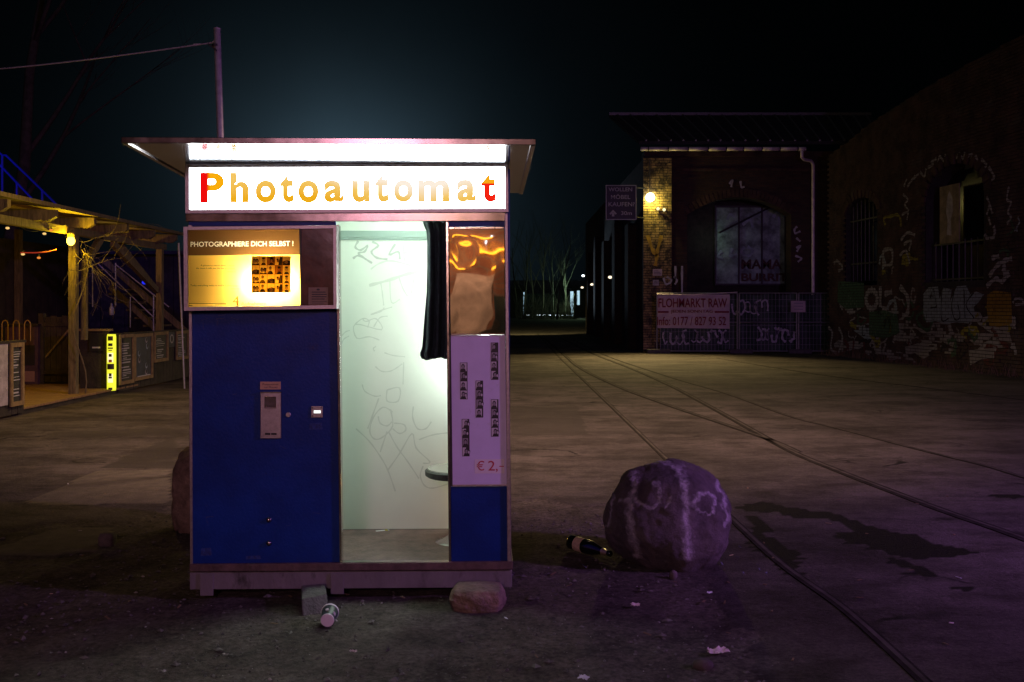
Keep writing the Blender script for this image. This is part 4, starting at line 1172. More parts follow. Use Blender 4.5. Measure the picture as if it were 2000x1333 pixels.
for v in boul.data.vertices:
    w = mw @ v.co
    f = 0.0
    if w.y < bc.y + 0.2:
        X, Yp = CX + F * w.x / w.y, CY - F * (w.z - H) / w.y
        dm = 1e9
        X += 7 * noise.noise((X * .05, Yp * .05, 1)) + 4 * noise.noise((X * .16, Yp * .16, 2)); Yp += 7 * noise.noise((X * .05, Yp * .05, 7)) + 4 * noise.noise((X * .16, Yp * .16, 5))
        for si, s in enumerate(STR):
            for (x0, y0), (x1, y1) in zip(s, s[1:]):
                t = max(0, min(1, ((X - x0) * (x1 - x0) + (Yp - y0) * (y1 - y0)) / ((x1 - x0) ** 2 + (y1 - y0) ** 2)))
                wd = (13, 15, 8, 6, 5, 5, 6, 9, 6)[si]
                dm = min(dm, math.hypot(X - x0 - t * (x1 - x0), Yp - y0 - t * (y1 - y0)) / wd)
        f = max(0.0, 1.0 - 0.5 * dm)
    vals.append(f)
at = boul.data.attributes.new('paint', 'FLOAT', 'POINT'); at.data.foreach_set('value', vals)

q = G(375, 1042)
rock('boulder', (q.x + 0.02, q.y + 0.2, -0.02), 0.20, 0.22, 0.30, 9, MT['rock_tan'], 'upright rough boulder peeping out behind the left side of the booth', 'boulder', amp=0.22, fr=1.7, flat=0.3, sub=5)
q = G(931, 1196)
rock('stone', (q.x, q.y + 0.12, -0.012), 0.132, 0.115, 0.066, 15, MT['rock_tan'], 'tan block of stone wedged under the right end of the plinth', 'stone', amp=0.14, fr=1.5, flat=0.45, rz=-0.06, sub=5)
# concrete block under the plinth
q = G(612, 1197)
blk = MB().hexa([(-0.055, -0.02, 0), (0.075, 0.02, 0), (0.06, 0.26, 0), (-0.07, 0.24, 0), (-0.062, 0.03, 0.088), (0.070, 0.075, 0.092), (0.058, 0.26, 0.10), (-0.068, 0.24, 0.10)]).build('concrete_block', MT['concrete'], None, 0.008)
blk.location = (q.x, q.y + 0.0, -0.012); blk.scale = (0.88, 0.9, 0.82); blk.rotation_euler = (0, 0, 0.18)
tag(blk, 'chipped grey concrete block under the plinth beside the paper cup', 'block')
q = G(210, 1062)
rock('stone', (q.x, q.y, -0.01), 0.045, 0.05, 0.05, 22, MT['rock'], 'small square dark stone alone on the ground left of the booth', 'stone', amp=0.12, flat=0.6, sub=3)

# paper cup lying on its side, base towards the camera
q = G(639, 1226)
ax = Vector((-0.05, 1.0, 0.10)).normalized()
cc = Vector((q.x, q.y + 0.005, 0.0))
cup = thing('paper_cup', cc, 'dark paper cup lying with its pink-lit base outwards below the plinth', 'cup')
cb_ = Vector((0, 0, 0.030))
MB().lathe([(0.0275, 0.0015), (0.029, 0.0), (0.0375, 0.088)], cb_, ax, 32).build('cup_wall', MT['cup'], cup, smooth_=False)
MB().lathe([(0.0280, -0.0012), (0.0290, -0.001), (0.0296, 0.005), (0.0288, 0.0052)], cb_, ax, 32).build('cup_base', MT['cup_white'], cup)
MB().lathe([(0.0385, 0.084), (0.0400, 0.087), (0.0400, 0.091), (0.037, 0.0915)], cb_, ax, 32).build('cup_rim', MT['cup_white'], cup)
mb = MB()
side = Vector((1, 0.05, 0)).normalized(); upv = side.cross(ax)
for ang, hh in ((1.75, 0.042), (0.55, 0.032)):
    for dz in (0.0, 0.006, -0.006):
        c0 = cb_ + ax * (hh + dz)
        r = 0.029 + 0.0085 * (hh + dz) / 0.088 + 0.0006
        pts = [c0 + (side * math.cos(ang + t) + upv * math.sin(ang + t)) * r for t in (-.22 + dz * 9, 0, .22 + dz * 9)]
        mb.tube(pts, 0.0018, 5)
mb.build('cup_print', MT['cup_white'], cup)

# bottle
a, c = G(1113, 1058, 0.04), G(1190, 1083, 0.02)
d = (c - a); d.z = 0; L_ = d.length; d.normalize()
bt = thing('bottle', (a.x, a.y, 0), 'dark sparkling wine bottle lying beside the painted boulder', 'bottle', None, 0)
A = Vector((0, 0, 0.040)); axb = Vector((d.x, d.y, -0.05)).normalized()
s_ = 0.31 / 0.31
MB().lathe([(0.030, 0), (0.039, 0.006), (0.041, 0.02), (0.041, 0.15), (0.038, 0.18), (0.025, 0.225), (0.017, 0.26), (0.0145, 0.30), (0.0165, 0.302), (0.0165, 0.315), (0.012, 0.317)], A, axb, 28).build('glass', MT['bottle'], bt, smooth_=True)
MB().lathe([(0.0414, 0.055), (0.0418, 0.056), (0.0418, 0.112), (0.0414, 0.113)], A, axb, 28).build('label', MT['bottle_label'], bt)
MB().lathe([(0.020, 0.252), (0.0172, 0.266), (0.0158, 0.286), (0.0150, 0.292)], A, axb, 20).build('neck_foil', MT['foil'], bt)

def crumpled(name, px, py, w, h, m, label, cat, seed, hz=0.02):
    q = G(px, py); rng = random.Random(seed)
    mb = MB().mat(m); N = 9
    for j in range(N + 1):
        for i in range(N + 1):
            s, t = i / N - .5, j / N - .5
            e = 1 - 0.35 * rng.random() if i in (0, N) or j in (0, N) else 1
            mb.v.append((s * w * e, t * h * e, 0.003 + hz * abs(noise.noise((s * 5 + seed, t * 5, 1))) + hz * .5 * rng.random()))
    for j in range(N):
        for i in range(N):
            k = j * (N + 1) + i; mb.f.append((k, k + 1, k + N + 2, k + N + 1)); mb.m.append(0)
    o = mb.build(name); o.location = (q.x, q.y, 0); o.rotation_euler = (0, 0, rng.uniform(-.6, .6))
    return tag(o, label, cat)
crumpled('paper_scrap', 1402, 1276, 0.10, 0.05, MT['paper'], 'torn pale paper scrap on the dirt at lower right', 'paper scrap', 1)
crumpled('plastic_scrap', 1140, 1327, 0.045, 0.035, MT['plastic'], 'bluish plastic scrap at the bottom edge of the picture', 'plastic scrap', 2, 0.012)
crumpled('paper_tissue', 1241, 1185, 0.05, 0.035, MT['paper'], 'small crumpled tissue on the dirt below the painted boulder', 'tissue', 3, 0.015)
crumpled('plastic_wrapper', 1386, 1160, 0.03, 0.018, MT['plastic'], 'tiny clear wrapper right of the boulder foot', 'wrapper', 4, 0.01)
crumpled('paper_shred', 690, 1205 + 70, 0.035, 0.02, MT['paper'], 'small paper shred on the dirt below the paper cup', 'paper shred', 6, 0.01)
q = G(1372, 1300)
rock('pebble', (q.x, q.y, -0.008), 0.042, 0.03, 0.026, 31, MT['rock'], 'smooth dark pebble below the torn paper scrap', 'pebble', amp=0.08, sub=4)
q = G(1315, 1126)
rock('pebble', (q.x, q.y, -0.006), 0.022, 0.02, 0.028, 33, MT['rock'], 'small grey pebble touching the foot of the boulder', 'pebble', amp=0.1, sub=3)
gs = MB().mat(mat('clear_shard', (0.35, 0.38, 0.5), 0.05, 0.6))
for (x, y, s) in ((1395, 1100, .03), (1410, 1103, .012), (1440, 1090, .01), (1480, 1105, .009), (1483, 1114, .009), (1452, 1121, .009), (1497, 1121, .008), (1385, 1104, .02), (1142, 1108, .014), (1445, 1070, .008)):
    g = G(x, y); a = random.random() * 3
    gs.obox((g.x, g.y, 0.006), Vector((math.cos(a), math.sin(a), .25)) * s, Vector((-math.sin(a), math.cos(a), .4)) * s * .4, (0, 0, .001))
tag(gs.build('glass_shards'), 'glinting crumbs of broken glass right of the boulder', None, None, 'stuff')

# ------------------------------------------------------------------ pole and wire
pt, pbm = P(424, 58, 8.6), P(431, 275, 8.6)
dv = (pbm - pt); foot = pt + dv * (pt.z / (pt.z - pbm.z))
pole = thing('pole', (foot.x, foot.y, 0), 'grey steel pole leaning slightly behind the booth', 'pole')
tp = pt - Vector((foot.x, foot.y, 0))
MB().tube([(0, 0, 0), tp], [0.031, 0.029], 20).build('mast', MT['pole'], pole, smooth_=True)
MB().tube([tp, tp + Vector((0, 0, 0.012))], [0.031, 0.027], 20).build('cap', MT['pole'], pole)
cl = P(422, 90, 8.6) - Vector((foot.x, foot.y, 0))
MB().lathe([(0.034, -0.012), (0.036, -0.010), (0.036, 0.010), (0.034, 0.012)], cl, dv.normalized(), 16).build('clamp', MT['iron'], pole)
MB().bar(cl + Vector((-0.06, -0.03, 0.01)), cl + Vector((0.015, -0.035, -0.05)), 0.012, 0.012).build('hook', MT['iron'], pole)
wa, wb = P(414, 84, 8.6), P(-500, 150, 9.5)
wp = [wa.lerp(wb, k / 20) - Vector((0, 0, 0.10 * math.sin(math.pi * k / 20))) for k in range(21)]
wire = MB().tube([P(422, 78, 8.58), wa] + wp[1:], 0.006, 6).tube([P(422, 82, 8.58), P(398, 86, 8.62), P(378, 87, 8.62)], 0.004, 5)
tag(wire.build('wire', MT['pole']), 'thin cable running left from the top of the leaning pole', 'wire')

# ------------------------------------------------------------------ beer garden on the left
XF = -6.4
def YX(px, X=XF): return X * F / (px - CX)
# fences with boards
def fence(y0, y1, label, X=XF, h=0.98):
    root = thing('board_fence', (X, y0, 0), label, 'fence')
    n_ = max(2, int(round((y1 - y0) / 0.16))); w = (y1 - y0) / n_
    proto = MB().box(-0.02, 0.0, 0.004, w - 0.004, 0.03, h - 0.04).build('board', MT['wood_dark'], root)
    for k in range(1, n_):
        o = share(proto, root); o.location = (random.uniform(-.004, .004), k * w, 0)
    MB().box(-0.06, 0.03, -0.01, y1 - y0 + 0.01, h - 0.035, h).build('cap_rail', MT['wood_dark'], root)
    for yy in (0.02, y1 - y0 - 0.10): MB().box(-0.12, -0.022, yy, yy + 0.09, 0, h - 0.036).build('post', MT['wood_dark'], root)
    return root
fence(10.4, 13.05, 'low dark board fence with posters at the far left edge')
fence(16.2, 21.5, 'low dark board fence hung with posters behind the booth')

def poster(name, x0, x1, z0, z1, label, cat, frame, sheet, lines, seed, X=XF + 0.012, oval=False):
    ya, yb_ = YX(x0, X), YX(x1, X)
    root = thing(name, (X, ya, z0), label, cat)
    w, h = yb_ - ya, z1 - z0
    MB().box(0, 0.012, 0.0, w, 0, h).build('sheet', sheet, root)
    if frame:
        t = 0.055 if w > .25 else 0.04
        for bx in ((0.0125, 0.035, 0, w, 0, t), (0.0125, 0.035, 0, w, h - t, h), (0.0125, 0.036, 0, t, t, h - t), (0.0125, 0.036, w - t, w, t, h - t)):
            MB().box(*bx).build('frame', MT['wood_frame'], root)
    rng = random.Random(seed)
    mb = MB()
    if lines == 'text':
        z = h * 0.86
        mb.mat(MT['sign_pale'])
        while z > h * 0.12:
            a = rng.uniform(.16, .25) * w; e = rng.uniform(.5, .84) * w
            tt = rng.choice([.008, .012, .02])
            if rng.random() < .8: mb.box(0.0125, 0.0132, a, e, z - tt, z)
            z -= tt + rng.uniform(.014, .03)
    elif lines == 'faces':
        for q in range(6):
            mb.mat(rng.choice([MT['print_grey'], MT['paint_blue']]))
            cy, cz = w * rng.choice([.3, .7]) + rng.uniform(-.03, .03), h * (.15 + .14 * q)
            mb.lathe([(0.05, 0), (0.05, .001)], (0.0125, cy, cz), (1, 0, 0), 14)
            mb.mat(MT['print_black']).lathe([(0.034, 0), (0.034, .001)], (0.014, cy + .005, cz + .012), (1, 0, 0), 12)
        mb.mat(MT['sign_pale']).box(0.0125, .0132, w * .2, w * .9, h * .03, h * .09)
    elif lines == 'oval':
        mb.mat(MT['sign_pale'])
        mb.add([(0.0128, w * .5 + w * .32 * math.cos(6.283 * k / 20), h * .55 + h * .3 * math.sin(6.283 * k / 20)) for k in range(20)], [tuple(range(20))])
        mb.mat(MT['print_black']).add([(0.0134, w * .5 + w * .2 * math.cos(6.283 * k / 20), h * .55 + h * .22 * math.sin(6.283 * k / 20)) for k in range(20)], [tuple(range(20))])
    if mb.v: mb.build('print', None, root)
    return root
MT['sheet_black'] = mat('poster_black_sheet', (0.02, 0.02, 0.022), 0.6, var=0.3, vscale=8)
MT['sheet_navy'] = mat('poster_navy_sheet', (0.03, 0.038, 0.06), 0.5, var=0.4, vscale=6)
MT['sheet_white'] = mat('poster_white_sheet', (0.34, 0.31, 0.31), 0.6, var=0.3, vscale=8)
poster('poster', -60, 14, 0.17, 0.95, 'pale poster on the fence at the far left edge', 'poster', False, MT['sheet_white'], 'text', 1)
poster('poster', 17, 43, 0.14, 0.95, 'black menu poster with white text between timber bars at far left', 'poster', True, MT['sheet_black'], 'text', 2)
poster('poster', 231, 259, 0.14, 0.96, 'tall timber-framed dark text poster right of the glowing column', 'poster', True, MT['sheet_black'], 'text', 3)
poster('poster', 260, 296, 0.16, 0.95, 'navy poster with round portraits in the middle of the fence', 'poster', True, MT['sheet_navy'], 'faces', 4)
poster('poster', 299, 326, 0.42, 0.96, 'short timber-framed text poster right of the navy poster', 'poster', True, MT['sheet_black'], 'text', 5)
poster('poster', 329, 340, 0.66, 0.94, 'small unframed poster with an oval picture', 'poster', False, MT['sheet_navy'], 'oval', 6)
poster('poster', 342, 366, 0.40, 0.95, 'framed poster nearest the booth wall on the fence', 'poster', True, MT['sheet_black'], 'text', 7)

# deck
deck = thing('wooden_deck', (XF, 13.05, 0), 'low timber deck lit orange in the gap of the fence', 'deck')
pw = 0.19
proto = MB().box(-2.6, 0.0, 0.003, pw - 0.003, 0.065, 0.095).build('plank', MT['wood_deck'], deck, 0.003)
for k in range(1, 21):
    o = share(proto, deck); o.location = (random.uniform(-.006, .006), k * pw, random.uniform(-.002, .002))
MB().box(-2.6, -0.03, 0.0, 4.0, 0.0, 0.063).build('joist_frame', MT['wood_dark'], deck)
# end panel, sign box, glowing column
ep = thing('end_panel', (-6.97, 16.05, 0.07), 'dark plywood end panel behind the deck edge', 'panel')
MB().box(0, 0.46, 0, 0.04, 0.02, 0.95).build('board', MT['wood_dark'], ep)
MB().box(-0.02, 0.50, -0.03, 0.10, 0.952, 0.985).build('cap_rail', MT['wood_frame'], ep)
nb = thing('notice_board', (-6.80, 16.03, 0.70), 'small black notice board with a white label on the end panel', 'notice board')
MB().box(0, 0.23, -0.02, 0.015, 0, 0.28).build('board', MT['black'], nb)
MB().box(0.05, 0.18, -0.0225, -0.0205, 0.045, 0.07).build('label', MT['sign_pale'], nb)
colm = bpy.data.materials.new('glowing_column_skin'); colm.use_nodes = True
n, l = colm.node_tree.nodes, colm.node_tree.links
b = n['Principled BSDF']; b.inputs['Base Color'].default_value = (0.5, 0.5, 0.1, 1)
b.inputs['Emission Color'].default_value = (0.82, 0.86, 0.03, 1); b.inputs['Emission Strength'].default_value = 1.05
q = P(218, 763, 15.95)
co = thing('light_column', (q.x, q.y, q.z), 'glowing yellow sticker-covered column at the end of the fence', 'light column')
MB().lathe([(0.066, 0.0), (0.070, 0.03), (0.071, 0.45), (0.070, 0.86), (0.064, 0.90)], n=24).build('lit_tube', colm, co, smooth_=True)
stk = [MT['print_black'], mat('sticker_olive', (0.05, 0.05, 0.01), .6), mat('sticker_pale', (0.6, 0.55, 0.3), .6, emit=(1, .95, .5), estr=1.0), mat('sticker_orange', (0.5, 0.12, 0.02), .6)]
for z, hh, ww, mi in ((0.835, .07, .9, 1), (0.735, .045, .75, 0), (0.68, .022, .9, 0), (0.645, .014, .6, 0), (0.565, .045, .5, 0), (0.53, .15, 1.0, 2), (0.475, .045, .55, 3), (0.385, .05, .55, 0), (0.385, .09, 1.3, 1), (0.255, .05, .45, 0), (0.21, .028, .55, 0), (0.20, .14, .9, 2), (0.03, .04, .7, 0)):
    mb = MB()
    r = 0.0722 + (0.0006 if mi in (0, 3) else 0)
    for k in range(7):
        t = -math.pi / 2 + 0.1 + (k / 6 - .5) * ww * 1.3
        mb.v += [(r * math.cos(t), r * math.sin(t), z - hh / 2), (r * math.cos(t), r * math.sin(t), z + hh / 2)]
    mb.f += [(2 * k, 2 * k + 2, 2 * k + 3, 2 * k + 1) for k in range(6)]; mb.m += [0] * 6
    mb.build('sticker', stk[mi], co)

# gate, counter
gt = thing('board_gate', (-7.98, 17.0, 0.10), 'dark board gate with a diagonal brace at the back of the deck', 'gate')
for k in range(5):
    MB().box(k * 0.098 + 0.003, k * 0.098 + 0.095, 0, 0.025, 0.03, 1.14 + 0.02 * (k % 2)).build('board', MT['wood_dark'], gt)
MB().bar((0.03, -0.02, 0.45), (0.46, -0.02, 0.96), 0.03, 0.05, (0, 1, 0)).build('brace', MT['wood'], gt)
for z in (0.16, 0.98): MB().box(0, 0.49, -0.03, -0.002, z, z + 0.07).build('rail', MT['wood_dark'], gt)
MB().box(-0.10, -0.01, -0.02, 0.08, 0, 1.2).build('post', MT['wood_dark'], gt)
ct = thing('serving_counter', (-8.6, 16.9, 0.10), 'dark purple counter with a black hatch behind the deck', 'counter')
MT['counter'] = mat('counter_paint', (0.06, 0.03, 0.045), 0.7, var=0.3, vscale=5)
MB().box(0, 0.55, 0, 0.5, 0, 0.98).build('body', MT['counter'], ct)
MB().box(-0.02, 0.57, -0.04, 0.52, 0.981, 1.02).build('top', MT['wood_dark'], ct)
MB().box(0.26, 0.5, -0.008, -0.001, 0.32, 0.66).build('hatch', MT['black'], ct)
MB().box(0.26, 0.5, -0.010, -0.001, 0.04, 0.22).build('kick_panel', mat('counter_pale', (0.22, 0.13, 0.11), .7), ct)
for k, x in enumerate((10, 32, 54)):
    q = P(x, 637, 16.6)
    tag(MB().tube([(q.x - .05, q.y, q.z - .25), (q.x - .05, q.y, q.z + .03), (q.x - .035, q.y, q.z + .075), (q.x, q.y, q.z + .095), (q.x + .035, q.y, q.z + .075), (q.x + .05, q.y, q.z + .03), (q.x + .05, q.y, q.z - .25)], 0.009, 8).build('chair_hoop', mat('hoop_brass', (.3, .2, .05), .5) if k == 0 else bpy.data.materials['hoop_brass']),
        ('leftmost of the three yellow hoop chair backs', 'middle one of the three yellow hoop chair backs', 'rightmost of the three yellow hoop chair backs')[k], 'chair back', 'hoop chair backs behind the counter')

# pergola
pg = thing('pergola', (-6.65, 12.0, 0), 'timber pergola with rafter ends under its felt roof', 'pergola')
def W(x, y, z): return Vector((x + 6.65, y - 12.0, z))
MB().hexa([W(-11.5, 8.0, 3.3), W(-6.22, 8.0, 2.765), W(-6.22, 19.0, 2.765), W(-11.5, 19.0, 3.3), W(-11.5, 8.0, 3.36), W(-6.22, 8.0, 2.82), W(-6.22, 19.0, 2.82), W(-11.5, 19.0, 3.36)]).build('roof', MT['wood'], pg)
MB().box(-5.0, -4.88, 0, 0.1, 0, 0.1)
tail_profile = [(-0.9, 2.62 + .09), (-0.9, 2.79), (0.37, 2.757), (0.37, 2.66), (0.33, 2.635), (0.28, 2.605), (0.22, 2.60), (0.16, 2.617), (0.10, 2.605), (0.0, 2.61)]
proto = MB().prism(tail_profile, -0.045, 0.045).build('rafter', MT['wood'], pg)
for k, yy in enumerate((9.9, 11.15, 12.43, 13.73, 15.0, 16.28, 17.5, 18.65)):
    o = proto if k == 0 else share(proto, pg)
    o.location = (0, yy - 12.0, random.uniform(-.01, .01))
MB().box(-0.06, 0.06, -3.5, 7.0, 2.50, 2.605).build('beam', MT['wood'], pg)
for yy in (9.6, 15.1, 18.8): MB().box(-0.055, 0.055, yy - 12 - .06, yy - 12 + .06, 0, 2.498).build('post', MT['wood'], pg, 0.005)
MB().box(-0.03, 0.05, 3.42, 3.50, 0.9, 2.10).build('post', MT['wood'], pg)
for a, c in ((W(-6.63, 15.45, 2.06), W(-6.63, 16.05, 2.52)), (W(-6.66, 18.66, 1.72), W(-6.66, 16.6, 2.47)), (W(-6.80, 18.9, 1.78), W(-6.80, 17.2, 2.5))):
    MB().bar(a, c, 0.08, 0.11).build('brace', MT['wood'], pg)
# bulb lamp on the post
q = P(138.5, 471, 14.75)
bl_ = thing('bulb_lamp', (q.x, q.y, q.z), 'bright yellow bulb lamp on the pergola post', 'lamp')
MB().ball((0, 0, 0), 0.058, 16, (1, 1, 1.2)).build('bulb', MT['bulb'], bl_, smooth_=True)
MB().lathe([(0.03, 0.055), (0.052, 0.06), (0.05, 0.10), (0.02, 0.12)], n=16).build('lamp_holder', mat('lamp_amber_cap', (.5, .3, .02), .4, emit=(1, .6, .02), estr=.5), bl_)
MB().bar((0, 0, 0.12), (0, 0.05, 0.16), 0.012, 0.012).build('bracket', MT['iron'], bl_)
lamp('pergola_bulb_light', 'POINT', (q.x + 0.02, q.y - 0.08, q.z - 0.02), 60, (1.0, 0.64, 0.012), 0.05)
lamp('deck_glow_light', 'POINT', (-8.3, 15.4, 1.6), 14, (1.0, 0.36, 0.02), 0.05)
lamp('garden_fill_light', 'POINT', (-5.2, 12.2, 2.35), 42, (1.0, 0.66, 0.08), 0.05)  # added fill out past the eave, for the left ground and rafters
# string lights
strg = [(15, 437, 13.4, 'bulb_red'), (15, 446, 13.4, 'bulb_warm'), (100, 450, 14.2, 'bulb_red'), (87, 457, 14.2, 'bulb_warm'), (45, 497, 14.0, 'bulb_warm'), (76, 504, 14.6, 'bulb_red')]
names_ = ['upper left orange bulb', 'upper left pale bulb just below the orange one', 'orange bulb close left of the big lamp', 'pale bulb close left of the big lamp', 'lowest left bulb beside the red cord', 'lowest right bulb under the red cord']
for k, (x, y, yy, mm) in enumerate(strg):
    q = P(x, y, yy)
    r_ = thing('string_bulb', q, names_[k] + ' under the pergola', 'string light', 'string lights under the pergola')
    MB().ball((0, 0, 0), 0.022, 10, (1.3, 1, .8)).build('bulb', MT[mm], r_)
    MB().tube([(0, 0, 0.016), (0, 0, 0.05)], 0.010, 8).build('socket', MT['black'], r_)
pts = [P(-40, 425, 13.2), P(15, 433, 13.4), P(60, 452, 13.8), P(100, 445, 14.2), P(130, 440, 14.5)]
tag(MB().tube(smooth(pts), 0.005, 5).build('light_cable', MT['black']), 'dark cable of the string lights under the pergola eave', 'cable')
pts = [P(40, 494, 13.9), P(70, 494, 14.0), P(90, 492.5, 14.2), P(110, 488, 14.5)]
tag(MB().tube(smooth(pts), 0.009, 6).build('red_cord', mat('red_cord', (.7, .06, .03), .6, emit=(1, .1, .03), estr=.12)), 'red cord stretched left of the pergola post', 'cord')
q = P(282, 552, 19.5)
bs = thing('blue_spotlight', q, 'small blue glowing spotlight under the stair', 'spotlight')
MB().ball((0, 0, 0), 0.05, 12, (1, .5, .8)).build('lens', MT['blue_led'], bs); MB().lathe([(0.055, 0), (0.05, .07)], (0, .03, 0), (0, 1, 0), 14).build('housing', MT['black'], bs)
lamp('stair_fill_light', 'POINT', (-7.3, 18.0, 2.35), 13, (1.0, 0.55, 0.08), 0.05)  # added fill that warms the stair planks; no lamp hangs here
lamp('blue_led_light', 'POINT', (q.x, q.y - 0.15, q.z), 1.2, (0.03, 0.06, 1.0), 0.05)
lamp('blue_rail_light', 'SPOT', (-12.5, 17.0, 5.0), 260, (0.02, 0.04, 1.0), 0.1, aim=(-9.6, 20.0, 3.4), spot=60)
q = P(218, 605, 17.5)
ln = thing('hanging_bottle', q, 'clear bottle hanging on a string beside the stair', 'bottle')
MB().lathe([(0.02, -.10), (0.038, -.09), (0.04, 0.02), (0.015, .07), (0.013, .11)], n=16).build('glass', mat('clear_bottle', (.5, .52, .55), .1, .3), ln, smooth_=True)
MB().tube([(0, 0, .11), (0, 0, .9)], 0.003, 5).build('string', MT['black'], ln)

# stair behind the pergola
YS = 20.4
sr = thing('timber_stair', (-7.0, YS, 0), 'timber stair with plank rails rising left behind the pergola', 'stair')
def S(px, py, y=YS): return P(px, py, y) - Vector((-7.0, YS, 0))
for (x0, y0, x1, y1, w) in ((205, 510, 365, 650, .12), (215, 560, 330, 665, .12), (180, 420, 205, 440, .02)):
    MB().bar(S(x0, y0), S(x1, y1), 0.05, w).build('side_board', MT['wood'], sr)
for (x0, y0, x1, y1) in ((192, 516, 300, 620), (225, 516, 330, 600)):
    MB().tube([S(x0, y0, YS - .25), S(x1, y1, YS - .25)], 0.012, 6).build('handrail', MT['pole'], sr)
for (x, y0, y1) in ((226, 514, 597), (254.6, 580, 640), (181, 516, 600), (300, 575, 650)):
    MB().tube([S(x, y0, YS - .2), S(x, y1, YS - .2)], 0.016, 8).build('baluster', MT['galv'], sr)
for k in range(8):
    a = S(225 + k * 17, 575 + k * 15.5, YS + .1)
    MB().box(a.x - .14, a.x + .14, a.y, a.y + .9, a.z - .02, a.z + .02).build('tread', MT['wood'], sr)
br_ = thing('stair_railing', P(60, 420, 20.0), 'blue-lit handrail sloping down above the pergola roof', 'railing')
def Q(px, py, y=20.0): return P(px, py, y) - P(60, 420, 20.0)
for pts in (((-30, 272), (5, 304), (12, 304), (60, 350), (118, 407)), ((-30, 295), (5, 328), (70, 396))):
    MB().tube([Q(*p) for p in pts], 0.022, 8).build('rail', MT['rail_blue'], br_)
for x, y0, y1 in ((5, 303, 385), (33.5, 358, 392), (83, 371, 402)):
    MB().tube([Q(x, y0), Q(x, y1)], 0.022, 8).build('post', MT['rail_blue'], br_)
q0, q1 = P(349, 475, 17.2), P(355, 625, 17.2)
tag(MB().tube([q0, q1, q1 + (q1 - q0) * .9], 0.018, 8).build('thin_pole', MT['galv']), 'thin grey pole just left of the booth', 'pole')
# timber shed closing the view
sd = thing('timber_shed', (-9.5, 23.0, 0), 'dark timber shed behind the pergola and stair', 'shed')
for k in range(30):
    MB().box(-4.2 + k * .28, -4.2 + k * .28 + .27, 0, .04, 0, 2.6 if k > 4 else 3).build('board', MT['wood_dark'], sd)
MB().box(-4.3, 4.3, -.15, 2.5, 2.62, 2.70).build('roof', MT['tar'], sd)
MB().box(-4.2, 4.2, .06, 2.4, 0, 2.58).build('body', MT['wood_dark'], sd)
bk = thing('timber_wall', (-9.6, 11.0, 0), 'dark timber back wall of the beer garden', 'wall')
for k in range(36):
    MB().box(0, .04, k * .3, k * .3 + .29, 0, 2.7).build('board', MT['wood_dark'], bk)
for k in range(4):
    MB().box(0.05, .15, k * 2.4 + .9, k * 2.4 + 1.03, 0, 2.9).build('stud', MT['wood'], bk)

# dry vine round the post
vn = thing('bare_vine', (-6.6, 15.0, 0), 'leafless vine tangled round the lit pergola post', 'vine')
rg = random.Random(12)
mb = MB()
def vine(p, d, r, depth):
    pts = [p]
    for k in range(6):
        d = (d + Vector((rg.uniform(-.25, .25), rg.uniform(-.4, .4), rg.uniform(-.45, .40)))).normalized()
        p = p + d * 0.10; pts.append(p)
        if depth and rg.random() < .45: vine(p, (d + Vector((rg.uniform(-.6, .6), rg.uniform(-1, 1), rg.uniform(-.8, .5)))).normalized(), r * .65, depth - 1)
    mb.tube(pts, [r * (1 - .1 * k) for k in range(len(pts))], 5)
for k in range(5): vine(Vector((rg.uniform(0, .15), rg.uniform(-.3, .3), rg.uniform(1.9, 2.45))), Vector((.25, rg.choice([-1, 1]), rg.uniform(-.2, .3))).normalized(), 0.008, 2)
mb.build('branches', MT['twig'], vn)
mb = MB()
for k in range(1):
    pts = [Vector((.1 + .06 * math.sin(k + z * 4), .12 * math.cos(k * 2 + z * 3), z)) for z in np.linspace(0.1, 2.3, 14)]
    mb.tube(pts, 0.012, 5)
mb.build('stems', MT['twig'], vn)

# ------------------------------------------------------------------ trees
def tree(name, x, y, h, m, label, seed, spread=0.5, r0=None, levels=4, group=None, lean=(0, 0), kids=(3, 4), base=0.30):
    rg = random.Random(seed)
    root = thing(name, (x, y, 0), label, 'tree', group)
    tr_, crn = MB(), MB()
    def grow(p, d, L_, r, lev, mb):
        pts, rad = [p], [r]
        k_ = 5
        for k in range(k_):
            d = (d + Vector((rg.uniform(-.14, .14), rg.uniform(-.14, .14), rg.uniform(-.04, .12)))).normalized()
            p = p + d * L_ / k_; pts.append(p); rad.append(r * (1 - 0.72 * (k + 1) / k_))
        mb.tube(pts, rad, 7 if lev == levels else (5 if lev > 1 else 3))
        if lev:
            for q in range(rg.randint(*kids) + (3 if lev == levels else 0)):
                t = rg.uniform(base if lev == levels else .25, 1.0); i = min(int(t * k_), k_ - 1)
                pp = pts[i].lerp(pts[i + 1], t * k_ - i)
                a = rg.random() * 6.28
                dd = (d * (1 - spread * .6) + Vector((math.cos(a), math.sin(a), rg.uniform(.0, .5))) * spread).normalized()
                grow(pp, dd, L_ * rg.uniform(.38, .58), r * .42 * (1.1 - t * .5), lev - 1, crn)
    grow(Vector((0, 0, -0.05)), Vector((lean[0], lean[1], 1)).normalized(), h, r0 or h * .016, levels, tr_)
    tr_.build('trunk', m, root, smooth_=True); crn.build('crown', m, root, smooth_=True)
    return root
tree('bare_tree', -13.4, 26, 13, MT['bark'], 'tall bare tree faint in the dark above the pergola', 5, 0.6, 0.22)
